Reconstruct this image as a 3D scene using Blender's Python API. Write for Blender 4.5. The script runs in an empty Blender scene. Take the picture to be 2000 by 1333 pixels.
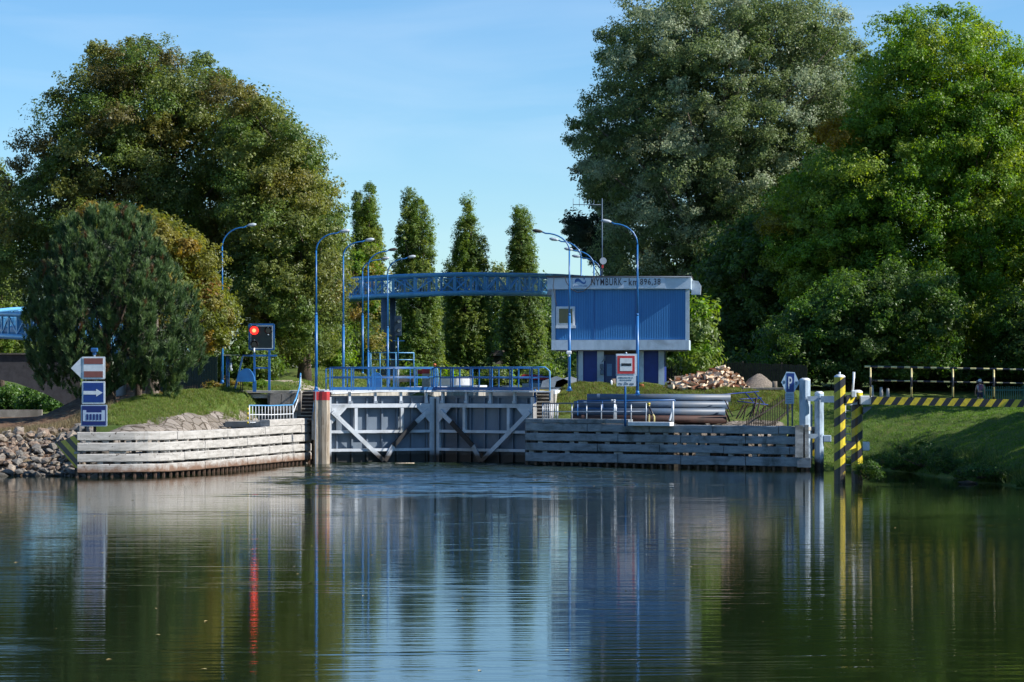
import bpy, bmesh, math, random
import numpy as np
from mathutils import Vector, Matrix
random.seed(7); rng = np.random.default_rng(11)
R = math.radians
S = bpy.context.scene
C = S.collection

# ------------------------------------------------------------------ camera
H = 5.0; FPX = 5100.0; HY = 735.0
cam_d = bpy.data.cameras.new("camera"); cam = bpy.data.objects.new("camera", cam_d); C.objects.link(cam)
cam.location = (0, 0, H); cam.rotation_euler = (R(90), 0, 0)
cam_d.lens = 36 * FPX / 2000; cam_d.sensor_width = 36; cam_d.shift_y = (HY - 666.5) / 2000
cam_d.clip_start = 0.5; cam_d.clip_end = 6000
S.camera = cam
# ------------------------------------------------------------------ light
AZ = R(-10); EL = R(34)
sdir = Vector((math.cos(AZ) * math.cos(EL), math.sin(AZ) * math.cos(EL), math.sin(EL)))
w = bpy.data.worlds.new("World"); S.world = w; w.use_nodes = True
nt = w.node_tree; bgn = nt.nodes["Background"]
sky = nt.nodes.new("ShaderNodeTexSky"); sky.sky_type = 'NISHITA'; sky.sun_disc = False
sky.sun_elevation = EL; sky.sun_rotation = math.atan2(sdir.x, sdir.y)
sky.air_density = 1.0; sky.dust_density = 0.0; sky.ozone_density = 4.0; sky.altitude = 200
hsv = nt.nodes.new("ShaderNodeHueSaturation"); hsv.inputs["Saturation"].default_value = 1.12
nt.links.new(sky.outputs[0], hsv.inputs["Color"]); tn = nt.nodes.new("ShaderNodeMix"); tn.data_type = 'RGBA'; tn.blend_type = 'MULTIPLY'; tn.inputs[0].default_value = 1; tn.inputs[7].default_value = (.74, .88, .98, 1)
nt.links.new(hsv.outputs[0], tn.inputs[6]); 
# faint high cirrus in the sky itself
tcw = nt.nodes.new("ShaderNodeTexCoord"); mpw = nt.nodes.new("ShaderNodeMapping"); mpw.inputs["Scale"].default_value = (3, 3, 22); nt.links.new(tcw.outputs["Generated"], mpw.inputs[0])
nzw = nt.nodes.new("ShaderNodeTexNoise"); nzw.inputs["Scale"].default_value = 1.6; nzw.inputs["Detail"].default_value = 7; nzw.inputs["Distortion"].default_value = .8; nt.links.new(mpw.outputs[0], nzw.inputs["Vector"])
rpw = nt.nodes.new("ShaderNodeMapRange"); rpw.inputs["From Min"].default_value = .48; rpw.inputs["From Max"].default_value = .78; rpw.inputs["To Max"].default_value = .13; nt.links.new(nzw.outputs["Fac"], rpw.inputs[0])
cw = nt.nodes.new("ShaderNodeMix"); cw.data_type = 'RGBA'; cw.inputs[7].default_value = (6.6, 7.2, 7.8, 1); nt.links.new(rpw.outputs[0], cw.inputs[0]); nt.links.new(tn.outputs[2], cw.inputs[6])
nt.links.new(cw.outputs[2], bgn.inputs[0]); bgn.inputs[1].default_value = 0.102
sl = bpy.data.lights.new("sun", 'SUN'); sl.energy = 5.0; sl.angle = R(0.53); sl.color = (1, 0.955, 0.88)
so = bpy.data.objects.new("sun", sl); C.objects.link(so); so.location = (60, 60, 60)
so.rotation_euler = sdir.to_track_quat('Z', 'Y').to_euler()
S.view_settings.view_transform = 'Standard'; S.view_settings.look = 'None'
S.view_settings.exposure = 0.68; S.view_settings.gamma = 1.0
S.cycles.max_bounces = 6; S.cycles.diffuse_bounces = 4; S.cycles.glossy_bounces = 3; S.cycles.transmission_bounces = 4
S.cycles.caustics_reflective = False; S.cycles.caustics_refractive = False

# ------------------------------------------------------------------ helpers
def P(x, y, D):
    return Vector(((x - 1000) / FPX * D, D, H - (y - HY) / FPX * D))
def XD(x, D): return (x - 1000) / FPX * D
def ZD(y, D): return H - (y - HY) / FPX * D
def tag(o, label=None, cat=None, group=None, kind=None):
    if label: o["label"] = label
    if cat: o["category"] = cat
    if group: o["group"] = group
    if kind: o["kind"] = kind
    return o
def empty(name, loc, label=None, cat=None, group=None):
    o = bpy.data.objects.new(name, None); C.objects.link(o); o.location = loc; o.empty_display_size = .3
    return tag(o, label, cat, group)
def copy_tree(o, loc=None, rz=None, label=None, parent=None):
    c = o.copy(); C.objects.link(c)
    if parent: c.parent = parent
    if loc is not None: c.location = loc
    if rz is not None: c.rotation_euler = (0, 0, rz)
    if label: c["label"] = label
    for ch in list(o.children): copy_tree(ch, parent=c)
    return c
def wloc(o):
    v = Vector((0, 0, 0))
    while o: v = v + o.location; o = o.parent
    return v
class MB:
    def __init__(s): s.v = []; s.f = []; s.m = []; s.sm = []
    def add(s, vs, fs, m=0, sm=False):
        b = len(s.v); s.v += [tuple(v) for v in vs]
        for f in fs: s.f.append(tuple(i + b for i in f)); s.m.append(m); s.sm.append(sm)
        return s
    def box(s, c, d, M=None, m=0, bev=0.0):
        c = Vector(c); hx, hy, hz = d[0] / 2, d[1] / 2, d[2] / 2
        if bev > 0:
            b = min(bev, hx * .9, hy * .9, hz * .9); vs = []
            # chamfered box via bmesh
            bm = bmesh.new(); bmesh.ops.create_cube(bm, size=1)
            for v in bm.verts: v.co = Vector((v.co.x * 2 * hx, v.co.y * 2 * hy, v.co.z * 2 * hz))
            bmesh.ops.bevel(bm, geom=list(bm.edges), offset=b, segments=1, affect='EDGES')
            bm.verts.ensure_lookup_table(); bm.verts.index_update()
            vs = [v.co.copy() for v in bm.verts]; fs = [[v.index for v in f.verts] for f in bm.faces]; bm.free()
        else:
            vs = [Vector((x * hx, y * hy, z * hz)) for z in (-1, 1) for y in (-1, 1) for x in (-1, 1)]
            fs = [(0, 2, 3, 1), (4, 5, 7, 6), (0, 1, 5, 4), (2, 6, 7, 3), (0, 4, 6, 2), (1, 3, 7, 5)]
        if M is not None: vs = [M @ v for v in vs]
        return s.add([c + v for v in vs], fs, m)
    def bar(s, a, b, w_, h_, m=0, up=(0, 0, 1)):
        """rectangular bar from a to b, w_ across, h_ along up"""
        a = Vector(a); b = Vector(b); d = (b - a); L = d.length; d.normalize(); up = Vector(up)
        x = d.cross(up)
        if x.length < 1e-5: x = Vector((1, 0, 0))
        x.normalize(); u = x.cross(d)
        vs = []
        for p in (a, b):
            for i, j in ((-1, -1), (1, -1), (1, 1), (-1, 1)): vs.append(p + x * (i * w_ / 2) + u * (j * h_ / 2))
        return s.add(vs, [(0, 3, 2, 1), (4, 5, 6, 7), (0, 1, 5, 4), (1, 2, 6, 5), (2, 3, 7, 6), (3, 0, 4, 7)], m)
    def tube(s, pts, r, n=8, m=0, cap=True, sm=True):
        pts = [Vector(p) for p in pts]; k = len(pts); rs = r if isinstance(r, (list, tuple)) else [r] * k
        vs = []; prev = None
        for i, p in enumerate(pts):
            d = (pts[min(i + 1, k - 1)] - pts[max(i - 1, 0)]).normalized()
            if prev is None:
                x = d.cross(Vector((0, 0, 1)))
                if x.length < .01: x = d.cross(Vector((0, 1, 0)))
            else: x = prev - d * prev.dot(d)
            x.normalize(); prev = x.copy(); y = d.cross(x)
            for j in range(n):
                t = 2 * math.pi * j / n; vs.append(p + (x * math.cos(t) + y * math.sin(t)) * rs[i])
        fs = [(i * n + j, i * n + (j + 1) % n, (i + 1) * n + (j + 1) % n, (i + 1) * n + j) for i in range(k - 1) for j in range(n)]
        s.add(vs, fs, m, sm)
        if cap:
            b = len(s.v) - len(vs)
            s.f.append(tuple(b + j for j in reversed(range(n)))); s.m.append(m); s.sm.append(False)
            s.f.append(tuple(b + (k - 1) * n + j for j in range(n))); s.m.append(m); s.sm.append(False)
        return s
    def prism(s, poly, y0, y1, m=0, T=None):
        """polygon in (x,z) extruded along y"""
        n = len(poly); vs = [Vector((x, y0, z)) for x, z in poly] + [Vector((x, y1, z)) for x, z in poly]
        if T is not None: vs = [T(v) for v in vs]
        fs = [tuple(range(n)), tuple(reversed(range(n, 2 * n)))] + [(i, i + n, (i + 1) % n + n, (i + 1) % n) for i in range(n)]
        return s.add(vs, fs, m)
    def build(s, name, mats, parent=None, label=None, cat=None, group=None, kind=None):
        off = wloc(parent) if parent else Vector((0, 0, 0))
        me = bpy.data.meshes.new(name)
        me.from_pydata([(v[0] - off.x, v[1] - off.y, v[2] - off.z) for v in s.v], [], s.f)
        if not isinstance(mats, (list, tuple)): mats = [mats]
        for m in mats: me.materials.append(m)
        if len(mats) > 1: me.polygons.foreach_set("material_index", s.m)
        if any(s.sm): me.polygons.foreach_set("use_smooth", s.sm)
        me.validate()
        bm = bmesh.new(); bm.from_mesh(me); bmesh.ops.recalc_face_normals(bm, faces=bm.faces); bm.to_mesh(me); bm.free()
        me.update()
        o = bpy.data.objects.new(name, me); C.objects.link(o)
        if parent: o.parent = parent
        return tag(o, label, cat, group, kind)
def single(name, mb, mats, label, cat, group=None, kind=None, org=None):
    """a top-level one-mesh thing with its origin at its base"""
    if org is None:
        a = np.array(mb.v); org = Vector((a[:, 0].mean(), a[:, 1].mean(), a[:, 2].min()))
    mb.v = [(v[0] - org.x, v[1] - org.y, v[2] - org.z) for v in mb.v]
    o = mb.build(name, mats); o.location = org
    return tag(o, label, cat, group, kind)

# ------------------------------------------------------------------ materials
def newmat(name):
    m = bpy.data.materials.new(name); m.use_nodes = True; t = m.node_tree
    return m, t, t.nodes["Principled BSDF"]
def N(t, typ, **kw):
    n = t.nodes.new(typ)
    for k, v in kw.items(): setattr(n, k, v)
    return n
def ramp(t, src, stops):
    r = N(t, "ShaderNodeValToRGB"); e = r.color_ramp.elements
    while len(e) < len(stops): e.new(0.5)
    for i, (p, c) in enumerate(stops):
        e[i].position = p; e[i].color = (c[0], c[1], c[2], 1)
    t.links.new(src, r.inputs[0]); return r.outputs[0]
def coords(t, scale=(1, 1, 1), kind="Object"):
    tc = N(t, "ShaderNodeTexCoord"); mp = N(t, "ShaderNodeMapping"); mp.inputs["Scale"].default_value = scale
    t.links.new(tc.outputs[kind], mp.inputs[0]); return mp.outputs[0]
def noise(t, co, sc, det=6, rough=.6, dist=0):
    n = N(t, "ShaderNodeTexNoise"); n.inputs["Scale"].default_value = sc; n.inputs["Detail"].default_value = det
    n.inputs["Roughness"].default_value = rough; n.inputs["Distortion"].default_value = dist
    t.links.new(co, n.inputs["Vector"]); return n.outputs["Fac"]
def mixc(t, fac, a, b, mode='MIX'):
    n = N(t, "ShaderNodeMix", data_type='RGBA', blend_type=mode)
    for i, v in ((0, fac), (6, a), (7, b)):
        if hasattr(v, "is_linked") or isinstance(v, bpy.types.NodeSocket): t.links.new(v, n.inputs[i])
        elif i == 0: n.inputs[0].default_value = v
        else: n.inputs[i].default_value = (*v, 1)
    return n.outputs[2]
def bump(t, b, h, st=.5, d=.02):
    n = N(t, "ShaderNodeBump"); n.inputs["Strength"].default_value = st; n.inputs["Distance"].default_value = d
    t.links.new(h, n.inputs["Height"]); t.links.new(n.outputs[0], b.inputs["Normal"])
def pmat(name, c, c2=None, rough=.6, sc=3, met=0, bs=.3, bd=.01, stretch=(1, 1, 1), lo=.4, hi=.62, spec=.5, grime=None):
    """base colour with a patchy second colour (wear, dirt) and fine bump"""
    m, t, b = newmat(name); co = coords(t, stretch)
    c2 = c2 or tuple(x * .75 for x in c)
    f = noise(t, co, sc, 8, .65, .3)
    col = ramp(t, f, [(lo, c), (hi, c2)])
    if grime:
        f2 = noise(t, coords(t), sc * .35, 5, .6, .6)
        col = mixc(t, ramp(t, f2, [(.5, (0, 0, 0)), (.68, (1, 1, 1))]), col, grime)
    t.links.new(col, b.inputs["Base Color"])
    b.inputs["Roughness"].default_value = rough; b.inputs["Metallic"].default_value = met
    b.inputs["Specular IOR Level"].default_value = spec
    if bs: bump(t, b, noise(t, co, sc * 9, 6, .7), bs, bd)
    return m
M_blue = pmat("blue_paint", (.015, .13, .38), (.012, .095, .29), .38, 2.5, bs=.1, grime=(.03, .09, .2))
M_blue2 = pmat("pale_blue_paint", (.10, .34, .62), (.07, .25, .5), .4, 2.5, bs=.1)
M_darkblue = pmat("deep_blue_panel", (.006, .03, .21), (.005, .024, .17), .5, 2, bs=.1)
M_grey = pmat("pale_grey_steel", (.46, .51, .56), (.33, .38, .44), .45, 1.5, bs=.2, grime=(.2, .22, .22))
M_skin = pmat("gate_plate_steel", (.16, .20, .25), (.12, .155, .20), .5, .8, bs=.2, stretch=(1, 1, .35), grime=(.06, .075, .09))
M_gate = pmat("gate_frame_steel", (.62, .66, .70), (.50, .54, .59), .42, 1.2, bs=.25, stretch=(1, 1, .5), grime=(.3, .31, .3))
M_black = pmat("black_rubber_and_hollow", (.012, .012, .014), (.02, .02, .02), .6, 3, bs=.2)
M_white = pmat("white_paint", (.72, .75, .78), (.6, .63, .66), .45, 3, bs=.1)
M_silver = pmat("galvanised_steel", (.55, .60, .66), (.42, .48, .55), .4, 3, met=.25, bs=.15, stretch=(1, 1, .4))
M_red = pmat("red_paint", (.55, .03, .035), (.4, .03, .03), .5, 4, bs=.2)
M_yellow = pmat("yellow_paint", (.62, .46, .02), (.42, .34, .03), .45, 4, bs=.1, grime=(.25, .22, .05))
M_stripeblack = pmat("black_paint", (.012, .012, .018), (.02, .022, .03), .4, 4, bs=.1)
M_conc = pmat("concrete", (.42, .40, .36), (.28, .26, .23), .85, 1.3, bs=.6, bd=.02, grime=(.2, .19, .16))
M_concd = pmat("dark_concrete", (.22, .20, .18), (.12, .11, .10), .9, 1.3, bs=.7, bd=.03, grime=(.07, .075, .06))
M_wood = pmat("weathered_wood", (.50, .42, .32), (.22, .17, .12), .85, 3, bs=.9, bd=.03, stretch=(3, 3, .22), grime=(.44, .38, .3))
M_bark = pmat("bark", (.12, .085, .06), (.05, .037, .03), .95, 3, bs=1, bd=.05, stretch=(2, 2, .5))
M_barkl = pmat("pale_bark", (.26, .21, .17), (.10, .08, .065), .95, 3, bs=1, bd=.05, stretch=(2, 2, .5))
M_pipe = pmat("grey_coated_pipe", (.085, .135, .21), (.055, .09, .145), .5, 1.2, met=0, bs=.15, stretch=(.3, 1, 1), grime=(.1, .12, .15))
M_rustpipe = pmat("rusty_pipe", (.06, .024, .018), (.03, .016, .014), .75, 2, bs=.4)
M_picket = pmat("dark_picket_wood", (.05, .04, .03), (.025, .02, .018), .85, 4, bs=.4)
M_pale = pmat("pale_trim", (.52, .62, .72), (.43, .53, .62), .5, 2, bs=.1, stretch=(1.5, 1.5, .3), grime=(.30, .36, .42))
M_logb = pmat("log_bark", (.20, .075, .03), (.10, .04, .02), .9, 6, bs=.6)
M_logc = pmat("split_wood", (.78, .64, .47), (.62, .42, .26), .8, 4, bs=.4)
def beam_mat():
    """weathered pale concrete planks: long streaks, brown rot and tide stain low down"""
    m, t, b = newmat("weathered_pale_beam"); co = coords(t, (1, 1, 1)); cs = coords(t, (1.5, 1.5, .25))
    c = ramp(t, noise(t, coords(t, (.6, .6, 3)), 2.2, 8, .65, .4), [(.38, (.48, .46, .43)), (.66, (.29, .275, .25))])
    st = ramp(t, noise(t, cs, 4.5, 6, .7, .5), [(.56, (0, 0, 0)), (.78, (1, 1, 1))])
    c = mixc(t, st, c, (.30, .25, .21))
    spk = ramp(t, noise(t, co, 7, 3, .5), [(.66, (0, 0, 0)), (.70, (1, 1, 1))])
    c = mixc(t, spk, c, (.09, .07, .06))
    g = N(t, "ShaderNodeSeparateXYZ"); geo = N(t, "ShaderNodeNewGeometry"); t.links.new(geo.outputs["Position"], g.inputs[0])
    ad = N(t, "ShaderNodeMath", operation='ADD'); t.links.new(g.outputs["Z"], ad.inputs[0])
    nn = N(t, "ShaderNodeMath", operation='MULTIPLY_ADD'); t.links.new(noise(t, co, 2.5, 5, .7), nn.inputs[0])
    nn.inputs[1].default_value = .9; nn.inputs[2].default_value = -.45; t.links.new(nn.outputs[0], ad.inputs[1])
    tide = ramp(t, ad.outputs[0], [(.30, (1, 1, 1)), (.62, (0, 0, 0))])
    c = mixc(t, tide, c, (.17, .10, .065))
    t.links.new(c, b.inputs["Base Color"]); b.inputs["Roughness"].default_value = .8
    bump(t, b, noise(t, coords(t, (1, 1, 3)), 12, 8, .75), .8, .03); return m
M_beam = beam_mat()
M_pile = pmat("tarred_pile", (.035, .028, .024), (.06, .05, .04), .8, 3, bs=.5)
def chan_sign(name, c): return pmat(name, c, tuple(x * .86 for x in c), .35, 5, bs=.04)
S_white = chan_sign("sign_white", (.70, .76, .80)); S_blue = chan_sign("sign_blue", (.008, .045, .24)); S_navy = chan_sign("sign_navy", (.008, .02, .15))
S_red = chan_sign("sign_red", (.58, .045, .05)); S_brown = chan_sign("sign_faded_red", (.26, .085, .07)); S_text = chan_sign("sign_lettering", (.012, .015, .04))
M_grime = chan_sign("sign_grey_lettering", (.10, .17, .22))
def stripes(name, ca, cb, freq, dirv, duty=.5):
    m, t, b = newmat(name); tc = N(t, "ShaderNodeTexCoord"); d = N(t, "ShaderNodeVectorMath", operation='DOT_PRODUCT')
    t.links.new(tc.outputs["Object"], d.inputs[0]); d.inputs[1].default_value = tuple(x * freq for x in dirv)
    fr = N(t, "ShaderNodeMath", operation='FRACT'); t.links.new(d.outputs["Value"], fr.inputs[0])
    g = N(t, "ShaderNodeMath", operation='GREATER_THAN'); t.links.new(fr.outputs[0], g.inputs[0]); g.inputs[1].default_value = duty
    n_ = noise(t, coords(t), 5, 6, .7)
    a = mixc(t, ramp(t, n_, [(.45, (0, 0, 0)), (.7, (1, 1, 1))]), ca, tuple(x * .55 for x in ca))
    t.links.new(mixc(t, g.outputs[0], a, cb), b.inputs["Base Color"]); b.inputs["Roughness"].default_value = .42
    bump(t, b, n_, .15, .01); return m
YEL = (.60, .47, .025); BLK = (.012, .012, .02)
M_strA = stripes("hazard_stripes_rising", YEL, BLK, 1.25, (-.75, 0, 1))
M_strB = stripes("hazard_stripes_beam", YEL, BLK, 1.68, (1, 0, -.72))
M_strC = stripes("hazard_bands", (.75, .66, .30), BLK, 1.62, (1, 0, 0), .45)
M_strV = stripes("hazard_bands_upright", (.62, .52, .22), BLK, 1.1, (0, 0, 1), .5)
M_strP = stripes("hazard_stripes_falling", YEL, BLK, 1.75, (.75, 0, .85))

def leafmat(name, rough=.5, trans=.35, tint=1.0):
    m, t, b = newmat(name)
    a = N(t, "ShaderNodeAttribute", attribute_name="Col")
    t.links.new(a.outputs["Color"], b.inputs["Base Color"]); b.inputs["Roughness"].default_value = rough
    b.inputs["Specular IOR Level"].default_value = .4
    tr = N(t, "ShaderNodeBsdfTranslucent"); mx = N(t, "ShaderNodeMixShader"); mx.inputs[0].default_value = trans
    hs = N(t, "ShaderNodeHueSaturation"); hs.inputs["Saturation"].default_value = 1.15; hs.inputs["Value"].default_value = 1.7
    hs.inputs["Hue"].default_value = .485
    t.links.new(a.outputs["Color"], hs.inputs["Color"]); t.links.new(hs.outputs[0], tr.inputs["Color"])
    out = t.nodes["Material Output"]
    t.links.new(b.outputs[0], mx.inputs[1]); t.links.new(tr.outputs[0], mx.inputs[2]); t.links.new(mx.outputs[0], out.inputs[0])
    return m
M_leaf = leafmat("broad_leaf", .42, .45); M_needle = leafmat("needle", .55, .2); M_grassb = leafmat("grass_blade", .6, .35)

def txt(s, w_, h_, mat, name, parent, org, T, depth=.012, off=.0, sp_=1.0):
    """lettering fitted in a w_ x h_ box; T maps local (x,y,z) to world"""
    cu = bpy.data.curves.new(name, 'FONT'); cu.body = s; cu.align_x = 'CENTER'; cu.align_y = 'CENTER'; cu.extrude = depth / 2; cu.offset = off
    cu.resolution_u = 3; cu.space_character = sp_
    ob = bpy.data.objects.new("tmp", cu); C.objects.link(ob)
    dg = bpy.context.evaluated_depsgraph_get(); me = bpy.data.meshes.new_from_object(ob.evaluated_get(dg))
    bpy.data.objects.remove(ob); bpy.data.curves.remove(cu)
    n = len(me.vertices); a = np.zeros(n * 3); me.vertices.foreach_get("co", a); a = a.reshape(-1, 3)
    mn, mx_ = a.min(0), a.max(0); c = (mn + mx_) / 2
    a[:, 0] = (a[:, 0] - c[0]) / (mx_[0] - mn[0]) * w_; a[:, 1] = (a[:, 1] - c[1]) / (mx_[1] - mn[1]) * h_
    po = wloc(parent)
    out = np.array([tuple(T(Vector((p[0], -p[2], p[1]))) - po) for p in a])
    me.vertices.foreach_set("co", out.astype(np.float32).ravel()); me.materials.clear(); me.materials.append(mat); me.update()
    o = bpy.data.objects.new(name, me); C.objects.link(o); o.parent = parent; return o
# ------------------------------------------------------------------ terrain
CTRL = []
def g(x, y, D): p = P(x, y, D); CTRL.append((p.x, p.y, p.z))
def W(X, Y, Z): CTRL.append((X, Y, Z))
AX = .098
def lwall(D): return -10.53 + AX * (D - 150)
def rwall(D): return 1.32 + AX * (D - 150)
LW0 = [(-21.45, 128.9), (-17.9, 130.1), (-16.2, 133.2), (-15.0, 136.6), (-13.8, 141.0), (-12.6, 145.7), (-11.45, 149.2)]
def cm2(p, n):
    out = []
    for i in range(len(p) - 1):
        a, b, c, d = p[max(i - 1, 0)], p[i], p[i + 1], p[min(i + 2, len(p) - 1)]
        for k in range(n):
            t = k / n; out.append(tuple(.5 * ((2 * b[j]) + (c[j] - a[j]) * t + (2 * a[j] - 5 * b[j] + 4 * c[j] - d[j]) * t * t + (-a[j] + 3 * b[j] - 3 * c[j] + d[j]) * t ** 3) for j in (0, 1)))
    return out + [p[-1]]
LW = LW0
LWS = cm2(LW0, 5)
RW = [(.75, 146.8), (3.6, 145.3), (8.0, 142.6), (15.3, 138.2)]
# river bed
for Y in range(-10, 126, 15):
    for X in (-60, -40, -20, 0, 15): W(X, Y, -2)
for Y in (131, 138, 145, 155, 175, 200, 225):
    for f in ((.15, .5, .85) if Y > 149 else (.3, .7)):
        a = lwall(Y) if Y > 149 else np.interp(Y, [p[1] for p in LW], [p[0] for p in LW]); b = rwall(Y) if Y > 149 else 3 + (150 - Y) * 1.2
        W(a + (b - a) * f, Y, -2)
for x, y in LW: W(x + .8, y - .6, -2)
for (x, y), (x2, y2) in zip(RW[:-1], RW[1:]):
    for f in (0, .33, .66, 1):
        X, Y = x + (x2 - x) * f, y + (y2 - y) * f; W(X - .4, Y - .9, -2); W(X + .1, Y + .35, -1.6); W(X - 1.6, Y - 3, -2)
for X, Y in ((-1, 148.4), (.3, 147.6), (-3, 149.2), (.9, 148.6), (-6, 150), (-9.5, 149.4), (-8, 147)): W(X, Y, -2)
for Y in (125, 128): 
    for X in (-50, -35, -25): W(X, Y, -1.2)
# left bank rubble, mud flat, far channel
for X in (-60, -45, -33, -28.5, -25, -22.6): W(X, 130.8, -.05); W(X, 133.5, .9); W(X, 137, 1.75)
for X in (-60, -45, -33, -28, -24): W(X, 146, 1.9); W(X, 158, 2.0); W(X, 175, 2.0); W(X, 200, 1.9); W(X, 225, 2.0)
# paved slope behind the left guide wall
for (x, y), (x2, y2) in zip(LW[:-1], LW[1:]):
    for f in (0, .5):
        X, Y = x + (x2 - x) * f, y + (y2 - y) * f; nx, ny = (y2 - y), -(x2 - x); L = math.hypot(nx, ny); nx, ny = -nx / L, -ny / L
        if X > -20.5: W(X + nx * .9, Y + ny * .9, .2); W(X + nx * 2.4, Y + ny * 2.4, 2.05)
g(200, 820, 136); g(250, 826, 136); g(290, 828, 137); g(330, 816, 138); g(400, 814, 141); g(470, 812, 144); g(150, 833, 137); g(180, 826, 136.5)
for D_ in (158, 166, 174, 182, 190, 198, 204):
    for px in (-60, 0, 40, 80, 112): W(XD(px, D_), D_, 1.9)
for D_ in (212, 220):
    for px in (-60, 0, 60, 110): W(XD(px, D_), D_, 2.1)
g(110, 838, 143); g(160, 805, 145); g(205, 793, 143); g(240, 786, 147); g(300, 778, 149); g(360, 769, 150); g(430, 763, 150); g(480, 763, 149)
g(200, 784, 160); g(160, 790, 165); g(150, 800, 175); g(250, 772, 165); g(330, 765, 160); g(420, 760, 160)
g(440, 782, 146.5); g(500, 782, 148.0)
for D in (152, 160, 170, 180, 195, 215):
    W(lwall(D) - 1.4, D, 4.05)
g(545, 745, 166); g(560, 733, 175); g(610, 716, 190); g(560, 716, 195); g(500, 722, 190); g(650, 722, 200); g(450, 735, 185); g(620, 748, 170); g(595, 757, 158)
g(400, 735, 200); g(250, 745, 190); g(160, 760, 190); g(540, 760, 158)
W(-18, 215, 5.6); W(-12, 230, 5.6);  W(-60, 240, 3); W(-40, 245, 4)
# right: deck, bank, plateau
for (x, y) in ((1.9, 148.2), (4.2, 147.0), (8.5, 144.2), (12, 142), (15.0, 140.2)): W(x, y, 2.15)
for (x, y) in ((4.5, 148.8), (8.5, 147.8), (11.5, 146.5)): W(x, y, 2.3)
for (x, y) in ((3.4, 150.4), (6, 150.6), (9, 150.4), (12, 149.6)): W(x, y, 3.1)
for (x, y) in ((2.9, 153.0), (6, 152.8), (9, 152.6), (12.5, 151.6), (14.8, 150.6)): W(x, y, 4.02)
for D in (160, 175, 190, 205, 220): W(rwall(D) + .9, D, 4.05)
W(2.3, 151.8, 3.85); W(2.2, 150.6, 3.2); W(2.3, 155, 4.1); W(2.1, 149.3, 2.6)
for X, Y in ((8, 165), (14, 160), (14, 175), (22, 175), (10, 190), (25, 200), (40, 190), (18, 220), (40, 220), (60, 220)): W(X, Y, 4.1)
for X, Y, Z in ((16.2, 141.8, .4), (18.5, 142.0, .15), (19.8, 139.5, .1), (20.8, 134, .1), (21.4, 129, .05), (21.4, 123, .05), (22.4, 116.5, 0), (26, 104, 0), (30, 88, 0), (36, 60, 0), (44, 20, 0), (50, -10, 0)): W(X, Y, Z)
for X, Y, Z in ((16.5, 145.5, 1.7), (19.5, 145, 1.6), (21.8, 141.0, 1.6), (23.4, 134, 1.5), (25, 127, 1.5), (26.5, 120, 1.5), (31, 107, 1.5)): W(X, Y, Z)
for X, Y, Z in ((16.8, 149.6, 3.1), (20, 149.3, 3.1), (24, 147, 3.1), (27, 141, 3.1), (29, 134, 3.1), (31, 126, 3.15), (34, 118, 3.1), (38, 108, 3.1), (44, 90, 3.1), (50, 60, 3.1), (58, 20, 3)): W(X, Y, Z)
for X, Y, Z in ((26, 152, 3.1), (34, 140, 3.2), (40, 125, 3.2), (26, 160, 3.4), (40, 160, 3.4), (60, 130, 3.3), (60, 160, 3.5), (60, 90, 3.2)): W(X, Y, Z)
for X, Y, Z in ((20.2, 126, -.9), (20.4, 120, -1.2), (20.4, 112, -1.4), (17, 136, -1.6), (18.4, 136.5, -.9), (23, 100, -1.4), (27, 80, -1.5)): W(X, Y, Z)
# upstream basin and far land
for Y in (236, 250, 275, 300):
    for X in (-2, 8, 18): W(X, Y, 2.0)
for Y in (236, 262, 290): W(-9, Y, 4.0); W(30, Y, 4.0)
for X in (-150, -80, -30, 0, 30, 80, 150):
    for Y in (325, 400, 600): W(X, Y, 4.3)
for X, Y in ((-120, 240), (-120, 160), (120, 240), (120, 160), (120, 60)): W(X, Y, 3.5)
for X, Y in ((-90, 131), (-120, 131)): W(X, Y, 0)
CP = np.array(CTRL)
dm = np.hypot(CP[:, None, 0] - CP[None, :, 0], CP[:, None, 1] - CP[None, :, 1])
dup = [i for i in range(len(CP)) if not any(dm[i, j] < .35 for j in range(i))]
CP = CP[dup]; dm = dm[np.ix_(dup, dup)]
n_ = len(CP); A_ = np.zeros((n_ + 1, n_ + 1)); A_[:n_, :n_] = dm; A_[:n_, n_] = 1; A_[n_, :n_] = 1
SOL = np.linalg.solve(A_, np.append(CP[:, 2], 0))
def tz(X, Y):
    X = np.atleast_1d(np.asarray(X, float)); Y = np.atleast_1d(np.asarray(Y, float)); out = np.zeros(len(X))
    for i in range(0, len(X), 20000):
        d = np.hypot(X[i:i + 20000, None] - CP[None, :, 0], Y[i:i + 20000, None] - CP[None, :, 1])
        out[i:i + 20000] = d @ SOL[:n_] + SOL[n_]
    return np.clip(out, -2.5, 7)
def tz1(x, y): return float(tz([x], [y])[0])
def axis(lo, hi, a, b, fine, coarse, far):
    v = list(np.arange(a, b, fine)); x = a; s = fine
    while x > lo: s = min(s * 1.25, far); x -= s; v.insert(0, x)
    x = v[-1]; s = fine
    while x < hi: s = min(s * 1.25, far); x += s; v.append(x)
    return np.array(v)
gx = axis(-900, 900, -30, 34, .45, 2, 60); gy = axis(-60, 2500, 112, 165, .45, 2, 80)
GX, GY = np.meshgrid(gx, gy); fx, fy = GX.ravel(), GY.ravel(); fz = tz(fx, fy)
far = np.clip((np.hypot(fx, fy - 150) - 250) / 200, 0, 1); fz = fz * (1 - far) + 4.3 * far
fz = np.where((fy < 100) & (np.abs(fx) > 100), np.minimum(fz, 3), fz)
def wob(x, y): return .05 * np.sin(x * 1.7 + y * .9) + .04 * np.sin(x * 3.1 - y * 2.3) + .03 * np.sin(x * 6.1 + 4 * y)
fz = fz + wob(fx, fy)
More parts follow.
